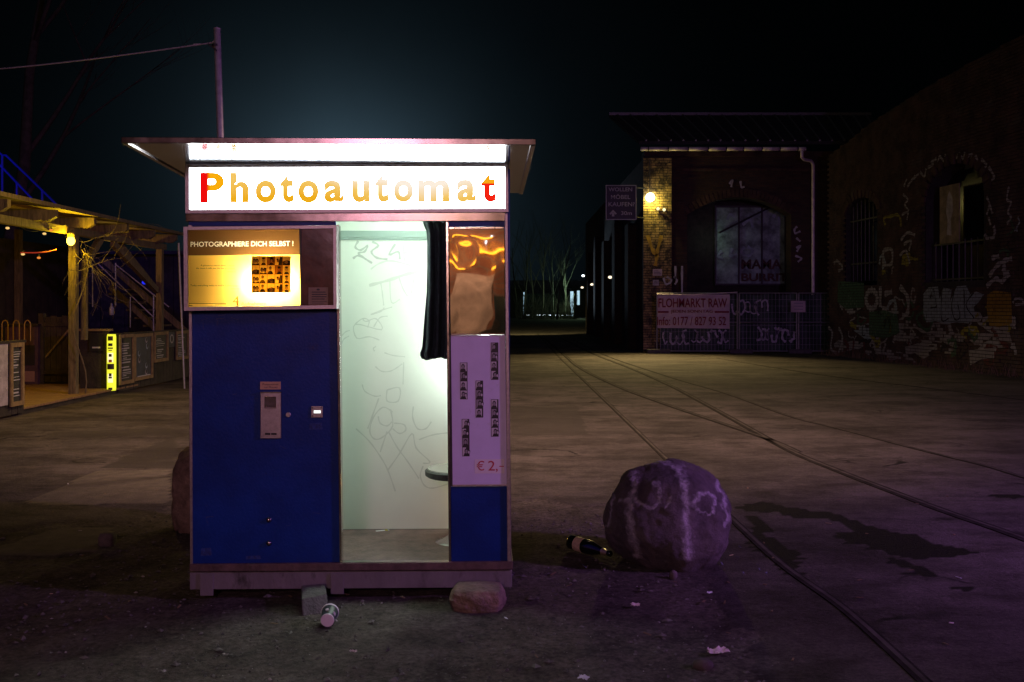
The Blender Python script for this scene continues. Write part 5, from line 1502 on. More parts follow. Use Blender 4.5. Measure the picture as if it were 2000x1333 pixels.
for k, (px, Y, h, lean) in enumerate(((1088, 112, 8.5, .12), (1078, 116, 8, .05), (1058, 120, 9, -.02), (1040, 124, 8.5, .03), (1026, 118, 8, -.05), (1103, 122, 7, .08), (1013, 126, 9, 0))):
    tree('bare_birch', (px - CX) / F * Y, Y, h, MT['birch'] if k in (0, 1, 5) else MT['bark'],
         ('pale leaning birch at the end of the alley', 'second pale birch just left of the leaning one', 'tall dark bare tree in the middle of the far trees', 'bare tree left of the middle of the far trees',
          'slim bare tree above the far lit wall', 'pale bushy birch beside the far gatehouse', 'leftmost far bare tree beside the booth edge')[k], 60 + k, 0.42, 0.14, 3, 'bare trees at the end of the alley', (lean, 0), (3, 5))
# undergrowth at the end of the alley
ug = MB().mat(MT['bark'])
rg = random.Random(4)
for k in range(420):
    x = rg.uniform(0.5, 7.5); y = rg.uniform(112, 126); hh = rg.uniform(.8, 3.2)
    ug.tube([(x, y, 0), (x + rg.uniform(-.3, .3), y, hh * .5), (x + rg.uniform(-.8, .8), y, hh)], [.03, .02, .008], 3)
tag(ug.build('undergrowth'), 'bare bushes below the far trees', None, None, 'stuff')

# ------------------------------------------------------------------ brick hall on the right, and alley
YH = 31.0
hall = thing('brick_hall', (4.0, YH, 0), 'dark brick hall with arched gateway and felt roof', 'hall')
def HL(px, py, y=YH): return P(px, py, y) - Vector((4.0, YH, 0))
xw0, xw1 = HL(1258, 600).x, HL(1640, 600).x
zg = HL(1300, 297).z
# front wall with arched opening, built from columns of quads
ox0, ox1 = HL(1342, 600).x, HL(1545, 600).x
zs, zc = HL(1400, 420).z, HL(1440, 386).z
wl_ = MB()
def wallcol(x0, x1, z0, z1, z0b=None): 
    z0b = z0 if z0b is None else z0b
    wl_.hexa([(x0, 0, z0), (x1, 0, z0b), (x1, 0.6, z0b), (x0, 0.6, z0), (x0, 0, z1), (x1, 0, z1), (x1, 0.6, z1), (x0, 0.6, z1)])
wallcol(xw0, ox0, 0, zg); wallcol(ox1, xw1, 0, zg)
N = 14
def arch_z(x):
    t = (x - ox0) / (ox1 - ox0) * 2 - 1
    return zs + (zc - zs) * (1 - t * t)
for k in range(N):
    a, c = ox0 + (ox1 - ox0) * k / N, ox0 + (ox1 - ox0) * (k + 1) / N
    wallcol(a, c, arch_z(a), zg, arch_z(c))
wl_.build('front_wall', MT['brickwall'], hall)
# voussoir bricks round the arch
vp = None
for k in range(26):
    t = (k + .5) / 26; x = ox0 + (ox1 - ox0) * t; e = 0.01
    z = arch_z(x); dz = (arch_z(x + e) - arch_z(x - e)) / (2 * e)
    tn = Vector((1, 0, dz)).normalized(); up = Vector((-tn.z, 0, tn.x))
    if vp is None: vp = MB().box(-.055, .055, -.03, .05, 0, .26).build('brick', MT['brick_old'], hall); o = vp
    else: o = share(vp, hall)
    o.location = (x, 0, z + 0.004); o.rotation_euler = (0, -math.atan2(dz, 1), 0)
# upper blind arch ledge, cornice
MB().box(xw0, xw1, -.05, -.003, HL(0, 335).z, HL(0, 330).z).build('string_course', MT['brick_old'], hall)
MB().box(xw0, xw1, -.12, -.003, zg - .16, zg).build('cornice', MT['brick_old'], hall)
# corner pillar with individually laid bricks
px0, px1 = HL(1256, 600, YH - .3).x, HL(1312, 600, YH - .3).x
MB().box(px0 + .012, px1 - .012, -.29, -.003, 0, zg - .17).build('pillar_core', MT['mortar'], hall)
bw = (px1 - px0) / 3.5; bh = 0.079
full = MB().box(.009, bw - .009, -.312, -.25, .011, bh - .008).build('brick', MT['brick'], hall)
half = MB().box(.009, bw / 2 - .009, -.312, -.25, .011, bh - .008).build('brick', MT['brick'], hall)
first = [True, True]
for r in range(int((zg - .2) / bh)):
    xx = px0
    seq = [1, 1, 1, .5] if r % 2 == 0 else [.5, 1, 1, 1]
    for s in seq:
        pr_ = full if s == 1 else half; idx = 0 if s == 1 else 1
        o = pr_ if first[idx] else share(pr_, hall); first[idx] = False
        o.location = (xx, random.uniform(-.008, .004), r * bh); xx += bw * s
for st_ in ([(1265, 460), (1275, 490), (1283, 500)], [(1292, 460), (1284, 490), (1283, 500), (1280, 520)]):
    MB().ribbon([HL(x, y, YH - .32) for x, y in st_], 0.10, (0, -1, 0)).build('graffiti_tag', MT['paint_ochre'], hall)
for st_ in ([(1296, 543), (1300, 555), (1308, 553), (1311, 547), (1302, 541)], [(1316, 540), (1322, 548), (1318, 556)], [(1319, 520), (1319, 545)], [(1332, 520), (1332, 580)]):
    MB().ribbon([HL(x, y, YH - .33) for x, y in st_], 0.06, (0, -1, 0)).build('graffiti_tag', MT['paint_pale'], hall)
for st_ in ([(1557, 443), (1552, 448), (1553, 456), (1563, 452)], [(1555, 465), (1563, 472)], [(1555, 485), (1563, 480), (1556, 492)], [(1553, 500), (1565, 505), (1558, 512)], [(1425, 360), (1430, 352), (1428, 366)], [(1446, 354), (1448, 366), (1454, 365)]):
    MB().ribbon([HL(x, y, YH - .02) for x, y in st_], 0.06, (0, -1, 0)).build('graffiti_tag', MT['paint_pale'], hall)
# recess behind the arch
MB().box(ox0 - .3, ox1 + .3, 1.6, 1.75, 0, zc + .4).build('recess_wall', MT['wood_dark'], hall)
wf = MB().box(HL(1397, 0, YH + 1.4).x, HL(1534, 0, YH + 1.4).x, 1.42, 1.48, HL(0, 556, YH + 1.4).z, HL(0, 404, YH + 1.4).z).build('painted_window', MT['windowpane'], hall)
for x in (1397, 1443, 1488, 1534): MB().bar(HL(x, 557, YH + 1.36), HL(x, 402, YH + 1.36), .05, .06, (0, 1, 0)).build('mullion', MT['iron'], wf)
for y in (404, 556): MB().bar(HL(1396, y, YH + 1.37), HL(1536, y, YH + 1.37), .05, .06).build('mullion', MT['iron'], wf)
MB().bar(HL(1405, 455, YH + 1.2), HL(1510, 402, YH + 1.2), .05, .06).build('brace', MT['black'], wf)
tx = MB()
for s, x0, x1, y0, y1 in (('MAMA', 1448, 1527, 507, 526), ('BURRITO', 1448, 1560, 534, 550)):
    a = HL(x0, y1, YH + 1.38); put_text(tx, s, a, HL(x1, y1, YH + 1.38) - a, HL(x0, y0, YH + 1.38) - a, .03)
tx.build('window_lettering', MT['rust'], wf)
for st_ in ([(1410, 490), (1402, 500), (1412, 505)], [(1430, 485), (1425, 500), (1440, 496)], [(1455, 483), (1448, 492), (1462, 500), (1470, 490), (1460, 482)], [(1420, 430), (1425, 420), (1435, 425)], [(1450, 440), (1465, 430), (1470, 445)], [(1480, 435), (1492, 432)], [(1510, 425), (1520, 415), (1522, 440)]):
    MB().ribbon([HL(x, y, YH + 1.38) for x, y in st_], 0.09, (0, -1, 0)).build('window_graffiti', MT['paint_blue'], wf)
# roof
rz0, rz1 = HL(0, 289).z + .02, P(0, 231, 36.0).z
rx0, rx1 = HL(1250, 0).x - .1, HL(1720, 0).x
xl2 = P(1190, 0, 36.0).x - 4.0
rl, rr = -.5, 5.0
MB().hexa([(rx0, rl, rz0), (rx1, rl, rz0), (rx1 + 1.5, rr, rz1), (xl2, rr, rz1), (rx0, rl, rz0 + .1), (rx1, rl, rz0 + .1), (rx1 + 1.5, rr, rz1 + .1), (xl2, rr, rz1 + .1)]).build('roof', MT['tar'], hall)
for k in range(20):
    t = (k + .6) / 20
    a = Vector((rx0 + (rx1 - rx0) * t, rl, rz0 + .12)); c = Vector((xl2 + (rx1 + 1.5 - xl2) * t, rr, rz1 + .12))
    MB().bar(a, c, .05, .05).build('roof_batten', MT['galv'], hall)
MB().bar((xl2, rr, rz1 + .14), (rx1 + 1.5, rr, rz1 + .14), .12, .1).build('ridge_cap', MT['galv'], hall)
gx = [1250, 1266, 1305, 1344, 1383, 1418, 1452, 1488, 1523, 1558, 1575]
for a, c in zip(gx, gx[1:]):
    p, q = HL(a + 1.2, 291.5, YH - .6), HL(c - 1.2, 291.5, YH - .6)
    MB().tube([p, q], 0.062, 12).build('gutter_length', MT['zinc'], hall, smooth_=True)
for a in gx[1:-1]:
    p = HL(a, 291.5, YH - .6); MB().tube([p - Vector((.02, 0, 0)), p + Vector((.02, 0, 0))], .058, 10).build('gutter_strap', MT['iron'], hall)
MB().tube([HL(1566, 293, YH - .6), HL(1566, 308, YH - .6), HL(1570, 312, YH - .5), HL(1584, 315, YH - .3), HL(1588, 322, YH - .2), HL(1588, 440, YH - .2), HL(1588, 560, YH - .2), HL(1588, 640, YH - .2)], 0.05, 12).build('downpipe', MT['zinc'], hall, smooth_=True)
# lamp and spots on the pillar
lq = P(1270, 386, YH - .42)
wlmp = thing('wall_lamp', lq, 'brightly shining bulkhead lamp high on the hall corner pillar', 'lamp')
MB().ball((0, 0, 0), 0.135, 16, (1, .7, 1)).build('lamp_glass', MT['lampglow'], wlmp, smooth_=True)
MB().lathe([(0.12, .09), (0.12, .12), (.06, .2)], (0, 0, 0), (0, 1, 0), 16).build('lamp_housing', MT['iron'], wlmp)
MB().bar((0, .1, .1), (0, .1, 1.2), .03, .03, (0, 1, 0)).build('conduit', MT['iron'], wlmp)
for k, (x, y, lb_) in enumerate(((1285, 408, 'left one of two small spotlights under the wall lamp'), (1297, 410, 'right one of two small spotlights under the wall lamp'))):
    r_ = thing('small_spotlight', P(x, y, YH - .5), lb_, 'spotlight', 'small spotlights on the hall pillar')
    MB().lathe([(.055, 0), (.05, .10), (.03, .14)], (0, 0, 0), (0, 1, .3), 14).build('housing', MT['iron'], r_)
    MB().lathe([(.05, 0), (.05, .006)], (0, -.005, -.002), (0, -1, -.3), 14).build('face', MT['lampglow2'], r_)
    MB().bar((0, .12, .03), (0, .2, .06), .03, .03).build('bracket', MT['iron'], r_)
for k, (x0, y0, x1, y1, lb_) in enumerate(((1275, 526, 1293, 539, 'small white notice on the hall pillar, upper one'), (1275, 547, 1287, 558, 'small grey notice on the hall pillar, lower one'))):
    a, c = P(x0, y1, YH - .34), P(x1, y0, YH - .34)
    r_ = thing('notice', a, lb_, 'notice')
    MB().box(0, c.x - a.x, -.004, .01, 0, c.z - a.z).build('sheet', MT['banner'] if k == 0 else MT['sheet_white'], r_)
    m_ = MB()
    for j in range(3): m_.box(.03, (c.x - a.x) * (.9 - .15 * j), -.006, -.0045, (c.z - a.z) * (.25 + .22 * j), (c.z - a.z) * (.32 + .22 * j))
    m_.build('print', MT['print_black'], r_)
# hanging direction sign
a, c = P(1183, 430, YH - .5), P(1243, 362, YH - .5)
sg = thing('direction_sign', a, 'black furniture sign with arrow hanging left of the hall pillar', 'sign')
w, h = c.x - a.x, c.z - a.z
MB().box(0, w, 0, .04, 0, h).build('board', MT['signboard'], sg)
for bx in ((0, w, -.012, -.001, 0, .025), (0, w, -.012, -.001, h - .025, h), (0, .025, -.012, -.001, .026, h - .026), (w - .025, w, -.012, -.001, .026, h - .026)):
    MB().box(*bx).build('border', MT['sign_pale'], sg)
for s, x0, x1, z0, z1 in (('WOLLEN', .09, .86, .82, .93), ('MÖBEL', .17, .80, .60, .74), ('KAUFEN?', .09, .94, .39, .51), ('30m', .50, .85, .14, .25)):
    put_text(MB(), s, (x0 * w, -.004, z0 * h), (w * (x1 - x0), 0, 0), (0, 0, h * (z1 - z0)), .01).build('lettering', MT['sign_pale'], sg)
tx = MB()
tx.add([(w * .20, -.004, h * .10), (w * .28, -.004, h * .10), (w * .28, -.004, h * .20), (w * .20, -.004, h * .20)], [(0, 1, 2, 3)])
tx.add([(w * .12, -.004, h * .18), (w * .24, -.004, h * .29), (w * .36, -.004, h * .18), (w * .32, -.004, h * .15), (w * .24, -.004, h * .22), (w * .16, -.004, h * .15)], [(0, 1, 4), (1, 2, 4), (2, 3, 4), (0, 4, 5)])
tx.build('arrow', MT['sign_pale'], sg)
for z in (.08, h - .08): MB().bar((w, .02, z), (w + .45, .3, z), .03, .03).build('bracket', MT['iron'], sg)
# side wall along the alley with pilasters
al = thing('alley_wall', (4.15, YH + .6, 0), 'long brick side wall of the hall along the alley', 'wall')
MB().box(0, .5, .01, 24.5, 0, 6.1).build('wall', MT['brickwall'], al)
for k in range(5):
    MB().box(-.28, -.003, k * 4.4 + 1.6, k * 4.4 + 2.6, 0, 4.2 + .5 * (k % 2)).build('pilaster', MT['brickwall'], al)
    if k < 4: MB().box(-.05, -.002, k * 4.4 + 3.4, k * 4.4 + 5.2, 1.4, 3.0).build('window', MT['glass_dark'], al)
for k, (px, py, Y, m_, lb_) in enumerate(((1139, 539, 54.5, 'cold_lamp', 'upper white lamp on the alley wall'), (1137, 562, 55.5, 'warm_lamp', 'lower pale lamp on the alley wall'), (1156, 556, 49.0, 'warm_lamp', 'small warm lamp in the middle of the alley wall'), (1191.6, 542, 40.0, 'warm_lamp', 'nearest warm lamp on the alley wall'))):
    q = P(px, py, Y)
    r_ = thing('alley_lamp', q, lb_, 'lamp', 'lamps along the alley wall')
    MB().ball((0, 0, 0), .085, 10, (1, 1, .7)).build('lamp_glass', MT[m_], r_)
    MB().bar((.05, 0, .05), (4.15 - q.x, 0, .12), .04, .04).build('arm', MT['iron'], r_)

# fence with banner in front of the gate
YF = 30.2
fn = thing('site_fence', (P(1283, 0, YF).x, YF, 0), 'steel mesh fence panels in front of the hall gateway', 'fence')
def FL(px, py, y=YF): return P(px, py, y) - Vector((P(1283, 0, YF).x, YF, 0))
pz0, pz1 = .07, FL(0, 573).z
for x0, x1 in ((1283, 1440), (1444, 1556), (1560, 1640)):
    a, c = FL(x0, 0).x, FL(x1, 0).x
    for x in (a, c): MB().tube([(x, 0, .03), (x, 0, pz1)], .022, 8).build('post', MT['galv'], fn)
    for z in (pz0, FL(0, 630).z, pz1): MB().tube([(a, 0, z), (c, 0, z)], .019, 8).build('rail', MT['galv'], fn)
    wm = MB()
    for k in range(1, int((c - a) / .11)): wm.bar((a + k * .11, 0, pz0), (a + k * .11, 0, pz1), .005, .005, (0, 1, 0))
    for k in range(1, 9): wm.bar((a, .004, pz0 + (pz1 - pz0) * k / 9), (c, .004, pz0 + (pz1 - pz0) * k / 9), .005, .005)
    wm.build('wire_mesh', MT['galv'], fn, kind='stuff')
for x in (1283, 1443, 1558):
    q = FL(x + 3, 0); MB().box(q.x - .35, q.x + .35, -.14, .14, 0, .13).build('foot_block', MT['concrete'], fn, .02)
tp_ = thing('tarpaulin', (P(1290, 0, YF + .25).x, YF + .25, 0), 'dark green tarpaulin with tags behind the mesh fence', 'tarpaulin')
wT = P(1640, 0, YF + .25).x - P(1290, 0, YF + .25).x
mb = MB(); NXt = 40
for i in range(NXt + 1):
    for j in range(9):
        x = wT * i / NXt; z = .08 + (pz1 - .12) * j / 8
        mb.v.append((x, .04 * math.sin(i * .9 + j * .3) + .03 * noise.noise((i * .4, j * .5, 1)), z + (0.03 * math.sin(i * 1.1) if j == 8 else 0)))
for i in range(NXt):
    for j in range(8): mb.f.append((i * 9 + j, (i + 1) * 9 + j, (i + 1) * 9 + j + 1, i * 9 + j + 1)); mb.m.append(0)
mb.build('cloth', MT['tarp'], tp_, smooth_=True)
def TL(px, py): return P(px, py, YF + .16) - Vector((P(1290, 0, YF + .25).x, YF + .25, 0))
rg = random.Random(8)
def scribble(x0, x1, y0, y1, n_, fl):
    k = (x1 - x0) / n_
    for i in range(n_):
        cx_, cy_ = x0 + k * (i + .5), (y0 + y1) / 2; a0 = rg.uniform(0, 6.28); sw = rg.choice([-1, 1]) * rg.uniform(2.2, 5.2)
        pts = [(cx_ + k * .62 * math.cos(a0 + sw * j / 5) * rg.uniform(.6, 1.2), cy_ + (y1 - y0) * .5 * math.sin(a0 + sw * j / 5) * rg.uniform(.6, 1.1)) for j in range(6)]
        MB().ribbon([fl(x, y) for x, y in pts], rg.uniform(.03, .07), (0, -1, 0)).build('graffiti_tag', MT['paint_pale'], tp_)
scribble(1295, 1425, 642, 672, 10, TL); scribble(1475, 1550, 640, 668, 7, TL); scribble(1430, 1500, 585, 615, 6, TL)
bn = thing('banner', P(1284, 641, YF - .06), 'flea market banner tied to the mesh fence', 'banner')
def BL(px, py, d=.0): return P(px, py, YF - .06 - d) - P(1284, 641, YF - .06)
mb = MB()
NXb, NYb = 30, 12
for j in range(NYb + 1):
    for i in range(NXb + 1):
        s, t = i / NXb, j / NYb
        p = BL(1284 + (1425 - 1284) * s, 641 + (577 - 641) * t + (1.5 * s if t < .5 else -1.5 * s * t))
        crease = math.exp(-((t - (.15 + .75 * max(0, s - .35) / .65)) / .05) ** 2) if s > .35 else 0
        p.y += -.05 * crease + .03 * noise.noise((s * 3, t * 2, 5))
        mb.v.append(tuple(p))
for j in range(NYb):
    for i in range(NXb):
        k = j * (NXb + 1) + i; mb.f.append((k, k + 1, k + NXb + 2, k + NXb + 1)); mb.m.append(0)
mb.build('banner_cloth', MT['banner'], bn, smooth_=True)
for s, x0, x1, y0, y1, bb in (('FLOHMARKT RAW', 1286, 1420, 583, 601, .012), ('JEDEN SONNTAG', 1310, 1392, 605.5, 613, .012), ('Info: 0177 / 827 93 52', 1283.5, 1418, 619, 636, .008)):
    a = BL(x0, y1, .075); put_text(MB(), s, a, BL(x1, y1, .075) - a, BL(x0, y0, .075) - a, bb).build('banner_print', MT['banner_red'], bn)
for x0, x1 in ((1285, 1306), (1396, 1424)):
    a, c = BL(x0, 611.5, .075), BL(x1, 608, .075); MB().add([a, (c.x, a.y, a.z), c, (a.x, a.y, c.z)], [(0, 1, 2, 3)]).build('banner_stripe', MT['banner_red'], bn)
a, c = P(1545, 610, YF - .08), P(1573, 588, YF - .08)
r_ = thing('notice', a, 'small pale sign hung on the right part of the mesh fence', 'notice')
MB().box(0, c.x - a.x, 0, .012, 0, c.z - a.z).build('sheet', MT['banner'], r_)
m_ = MB()
for j in range(3): m_.box(.08, .36, -.003, -.001, .07 + .09 * j, .10 + .09 * j)
m_.build('print', MT['print_grey'], r_)
rp_ = [P(1283, 575, YF - .02), P(1360, 575.5, YF - .12), P(1440, 571, YF - .02)]
tag(MB().tube(smooth(rp_), .012, 6).build('rope', MT['zinc']), 'pale rope along the top of the banner', 'rope')

# ------------------------------------------------------------------ graffiti brick building on the right
A0 = Vector((9.45, 29.6, 0)); 
dirw = Vector((0.102, -1, 0)).normalized(); nw = Vector((-dirw.y, dirw.x, 0)) * -1
if nw.x > 0: nw = -nw
def Ys(px):
    k = (px - CX) / F
    return (9.45 + 29.6 * .102) / (k + .102)
def WR(px, py):   # point on the wall plane
    Y = Ys(px); return Vector(((px - CX) / F * Y, Y, H - (py - CY) / F * Y))
def uof(px): return (WR(px, 600) - A0).dot(dirw)
gb = thing('graffiti_building', A0, 'old brick building with barred arched windows and graffiti', 'building')
top = [(0, 5.95), (uof(1650), 6.1), (uof(1700), 6.41), (uof(1800), 6.72), (uof(1900), 6.86), (uof(2000), 6.97), (17.5, 7.3)]
LEN = 17.5
def top_at(u):
    for (a0, z0), (a1, z1) in zip(top, top[1:]):
        if a0 <= u <= a1: return z0 + (z1 - z0) * (u - a0) / (a1 - a0)
    return top[-1][1]
wins = [(uof(1652), uof(1714), WR(1680, 550).z, WR(1680, 415).z, WR(1680, 388).z), (uof(1808), uof(1925), WR(1868, 555).z, WR(1868, 385).z, WR(1868, 320).z), (11.6, 14.0, 1.93, 3.95, 4.68)]
def is_open(u, z, pad=0.0):
    for a, c, z0, zs_, zc_ in wins:
        if a - pad < u < c + pad and z > z0 - pad:
            t = (u - (a + c) / 2) / ((c - a) / 2 + pad)
            if z < zs_ + (zc_ - zs_) * math.sqrt(max(0, 1 - t * t)) + pad: return True
    return False
def wp_(u, z, d=0.0): return dirw * u + nw * d + Vector((0, 0, z))
# core wall set back, cut into cells that leave the windows open
core = MB(); du, dz_ = 0.25, 0.25
u = 0.0
while u < LEN:
    z = 0.0; 
    while z < top_at(u):
        if not is_open(u + du / 2, z + dz_ / 2, 0.02):
            z1 = min(z + dz_, top_at(u)); 
            core.add([wp_(u, z), wp_(u + du, z), wp_(u + du, z1), wp_(u, z1)], [(3, 2, 1, 0)])
        z += dz_
    u += du
core.build('wall', MT['mortar'], gb)
# laid bricks
cells = []
r = 0; z = 0.0; BW, BH = 0.25, 0.077
while z < 7.4:
    u = -0.125 if r % 2 else 0.0
    while u < LEN:
        if z + BH < top_at(max(0, u + BW / 2)) + .05 * noise.noise((u * 2, 0, 4)) and not is_open(u + BW / 2, z + BH / 2, 0.09):
            cells.append((u, z))
        u += BW
    z += BH; r += 1
vis = [c for c in cells if uof(1600) < c[0] < uof(2010) + .2]
def key(c): return -c[0] + 0.2 * abs(c[1] - 2.2)
vis.sort(key=key)
single = set(vis[:285])
rest = MB().mat(MT['brick_old'])
bp_ = MB().obox(dirw * (BW / 2 - .005) + Vector((0, 0, BH / 2)), dirw * (BW / 2 - .006), nw * .022, Vector((0, 0, BH / 2 - .006))).build('brick', MT['brick_old'], gb)
fst = True
for c in cells:
    jit = random.uniform(-.006, .010)
    if c in single:
        o = bp_ if fst else share(bp_, gb); fst = False
        o.location = dirw * c[0] + nw * (jit + .004) + Vector((0, 0, c[1]))
    else:
        rest.obox(wp_(c[0] + BW / 2, c[1] + BH / 2, jit + .004), dirw * (BW / 2 - .006), nw * .022, Vector((0, 0, BH / 2 - .006)))
rest.build('brickwork', None, gb, kind='stuff')
MB().hexa([wp_(0, 5.9, -.4), wp_(LEN, 7.2, -.4), wp_(LEN, 7.2, -6), wp_(0, 5.9, -6), wp_(0, 5.98, -.4), wp_(LEN, 7.28, -.4), wp_(LEN, 8.2, -6), wp_(0, 6.9, -6)]).build('roof', MT['tar'], gb)
for wi, (a, c, z0, zs_, zc_) in enumerate(wins):
    MB().hexa([wp_(a - .1, z0 - .1, -.42), wp_(c + .1, z0 - .1, -.42), wp_(c + .1, z0 - .1, -.5), wp_(a - .1, z0 - .1, -.5), wp_(a - .1, zc_ + .1, -.42), wp_(c + .1, zc_ + .1, -.42), wp_(c + .1, zc_ + .1, -.5), wp_(a - .1, zc_ + .1, -.5)]).build('window_recess', MT['glass_dark'], gb)
    rv = MB().mat(MT['mortar'])
    prof = [(a, z0)] + [((a + c) / 2 - (c - a) / 2 * math.cos(math.pi * k / 12), zs_ + (zc_ - zs_) * math.sin(math.pi * k / 12)) for k in range(13)] + [(c, z0)]
    for (u0, q0), (u1, q1) in zip(prof, prof[1:] + prof[:1]):
        rv.add([wp_(u0, q0, .005), wp_(u1, q1, .005), wp_(u1, q1, -.42), wp_(u0, q0, -.42)], [(0, 1, 2, 3)])
    rv.build('window_reveal', None, gb)
    nbar = 8 if wi == 0 else 10
    for k in range(1, nbar):
        u = a + (c - a) * k / nbar; t = (u - (a + c) / 2) / ((c - a) / 2)
        zt_ = zs_ + (zc_ - zs_) * math.sqrt(max(0, 1 - t * t)) if wi == 0 else z0 + 1.05
        MB().tube([wp_(u, z0 + .01, -.12), wp_(u, zt_ - .03, -.12)], .016, 6).build('window_bar', MT['iron'], gb)
    for zz_ in ((z0 + .5, zs_ - .2) if wi == 0 else (z0 + .95, z0 + .12)):
        MB().bar(wp_(a + .03, zz_, -.12), wp_(c - .03, zz_, -.12), .02, .04).build('window_rail', MT['iron'], gb)
    m_ = 15
    vs_b = None
    for k in range(m_):   # arch bricks
        th = math.pi * (k + .5) / m_
        uu, zz_ = (a + c) / 2 - (c - a + .24) / 2 * math.cos(th), zs_ + (zc_ + .12 - zs_) * math.sin(th)
        rad = Vector((0, 0, 0)) + dirw * (-math.cos(th)) + Vector((0, 0, math.sin(th)))
        tan = dirw * math.sin(th) + Vector((0, 0, math.cos(th)))
        MB().obox(wp_(uu, zz_, .018), rad * .12, tan * min(.07, .09), nw * .03).build('brick', MT['brick_old'], gb)
# poster in the big window
pw_ = thing('window_poster', A0 + wp_(uof(1828), WR(1846, 475).z, -.10), 'faded tan poster with a figure in the big barred window', 'poster')
uw = uof(1866) - uof(1828); hz2 = WR(1846, 362).z - WR(1846, 475).z
MB().obox(dirw * uw / 2 + Vector((0, 0, hz2 / 2)), dirw * uw / 2, nw * .01, Vector((0, 0, hz2 / 2))).build('sheet', mat('faded_tan_sheet', (.22, .17, .10), .7, var=.4, vscale=4), pw_)
mb = MB().mat(MT['sheet_white'])
mb.add([dirw * (uw * x) + nw * .012 + Vector((0, 0, hz2 * z)) for x, z in ((.38, .15), (.62, .12), (.58, .4), (.70, .55), (.66, .78), (.52, .9), (.40, .8), (.34, .55), (.42, .4))], [tuple(range(9))])
mb.build('figure_print', None, pw_)
# graffiti on the brickwork: paint sits on the brick faces only, joints and worn spots stay open
def wallpaint(name, col):
    m = bpy.data.materials.new(name); m.use_nodes = True
    n, l = m.node_tree.nodes, m.node_tree.links
    b = n['Principled BSDF']; b.inputs['Roughness'].default_value = 0.85
    geo = n.new('ShaderNodeNewGeometry')
    sub = n.new('ShaderNodeVectorMath'); sub.operation = 'SUBTRACT'; sub.inputs[1].default_value = A0
    l.new(geo.outputs['Position'], sub.inputs[0])
    dt = n.new('ShaderNodeVectorMath'); dt.operation = 'DOT_PRODUCT'; dt.inputs[1].default_value = dirw
    l.new(sub.outputs[0], dt.inputs[0])
    sp = n.new('ShaderNodeSeparateXYZ'); l.new(sub.outputs[0], sp.inputs[0])
    cb = n.new('ShaderNodeCombineXYZ'); l.new(dt.outputs['Value'], cb.inputs['X']); l.new(sp.outputs['Z'], cb.inputs['Y'])
    br = n.new('ShaderNodeTexBrick'); br.inputs['Scale'].default_value = 1.0
    br.inputs['Brick Width'].default_value = BW; br.inputs['Row Height'].default_value = BH; br.inputs['Mortar Size'].default_value = 0.007
    l.new(cb.outputs[0], br.inputs['Vector'])
    nz_ = n.new('ShaderNodeTexNoise'); nz_.inputs['Scale'].default_value = 2.6; nz_.inputs['Detail'].default_value = 10; nz_.inputs['Roughness'].default_value = .8
    l.new(geo.outputs['Position'], nz_.inputs['Vector'])
    mr = n.new('ShaderNodeMapRange'); mr.inputs['From Min'].default_value = .56; mr.inputs['From Max'].default_value = .70
    l.new(nz_.outputs['Fac'], mr.inputs['Value'])
    mxx = n.new('ShaderNodeMath'); mxx.operation = 'MAXIMUM'; l.new(br.outputs['Fac'], mxx.inputs[0]); l.new(mr.outputs[0], mxx.inputs[1])
    inv = n.new('ShaderNodeMath'); inv.operation = 'SUBTRACT'; inv.inputs[0].default_value = 1.0; l.new(mxx.outputs[0], inv.inputs[1])
    l.new(inv.outputs[0], b.inputs['Alpha'])
    nz2 = n.new('ShaderNodeTexNoise'); nz2.inputs['Scale'].default_value = 4.0; nz2.inputs['Detail'].default_value = 6
    l.new(geo.outputs['Position'], nz2.inputs['Vector'])
    rp = n.new('ShaderNodeValToRGB'); rp.color_ramp.elements[0].color = (*[c * .45 for c in col], 1); rp.color_ramp.elements[1].color = (*col, 1)
    l.new(nz2.outputs['Fac'], rp.inputs['Fac']); l.new(rp.outputs['Color'], b.inputs['Base Color'])
    return m
WP = {MT['paint_pale']: wallpaint('wall_paint_pale', (.42, .42, .40)), MT['paint_blue']: wallpaint('wall_paint_ice_blue', (.36, .45, .48)), MT['paint_ochre']: wallpaint('wall_paint_ochre', (.36, .22, .015)),
      MT['paint_green']: wallpaint('wall_paint_green', (.06, .14, .07)), MT['paint_yellow']: wallpaint('wall_paint_yellow', (.36, .33, .03)), MT['paint_red']: wallpaint('wall_paint_red', (.16, .03, .03)),
      MT['sheet_white']: wallpaint('wall_paint_grey', (.36, .34, .32)), MT['print_black']: wallpaint('wall_paint_black', (.012, .012, .014))}
def gtag(strokes, w, m, name='graffiti_tag'):
    for k, st_ in enumerate(strokes):
        MB().ribbon([WR(x, y) - A0 for x, y in st_], w, nw, .040 + .0004 * k).build(name, WP[m], gb)
def blob(pts, m, lift=.040, name='graffiti_fill'):
    from mathutils.geometry import tessellate_polygon
    v = [WR(x, y) - A0 + nw * lift for x, y in pts]
    f = tessellate_polygon([[Vector((p.dot(dirw), p.z, 0)) for p in v]])
    return MB().add(v, [tuple(t) for t in f]).build(name, WP[m], gb)
def arc(cx, cy, rx, ry, a0, a1, k=8): return [(cx + rx * math.cos(a0 + (a1 - a0) * i / k), cy - ry * math.sin(a0 + (a1 - a0) * i / k)) for i in range(k + 1)]
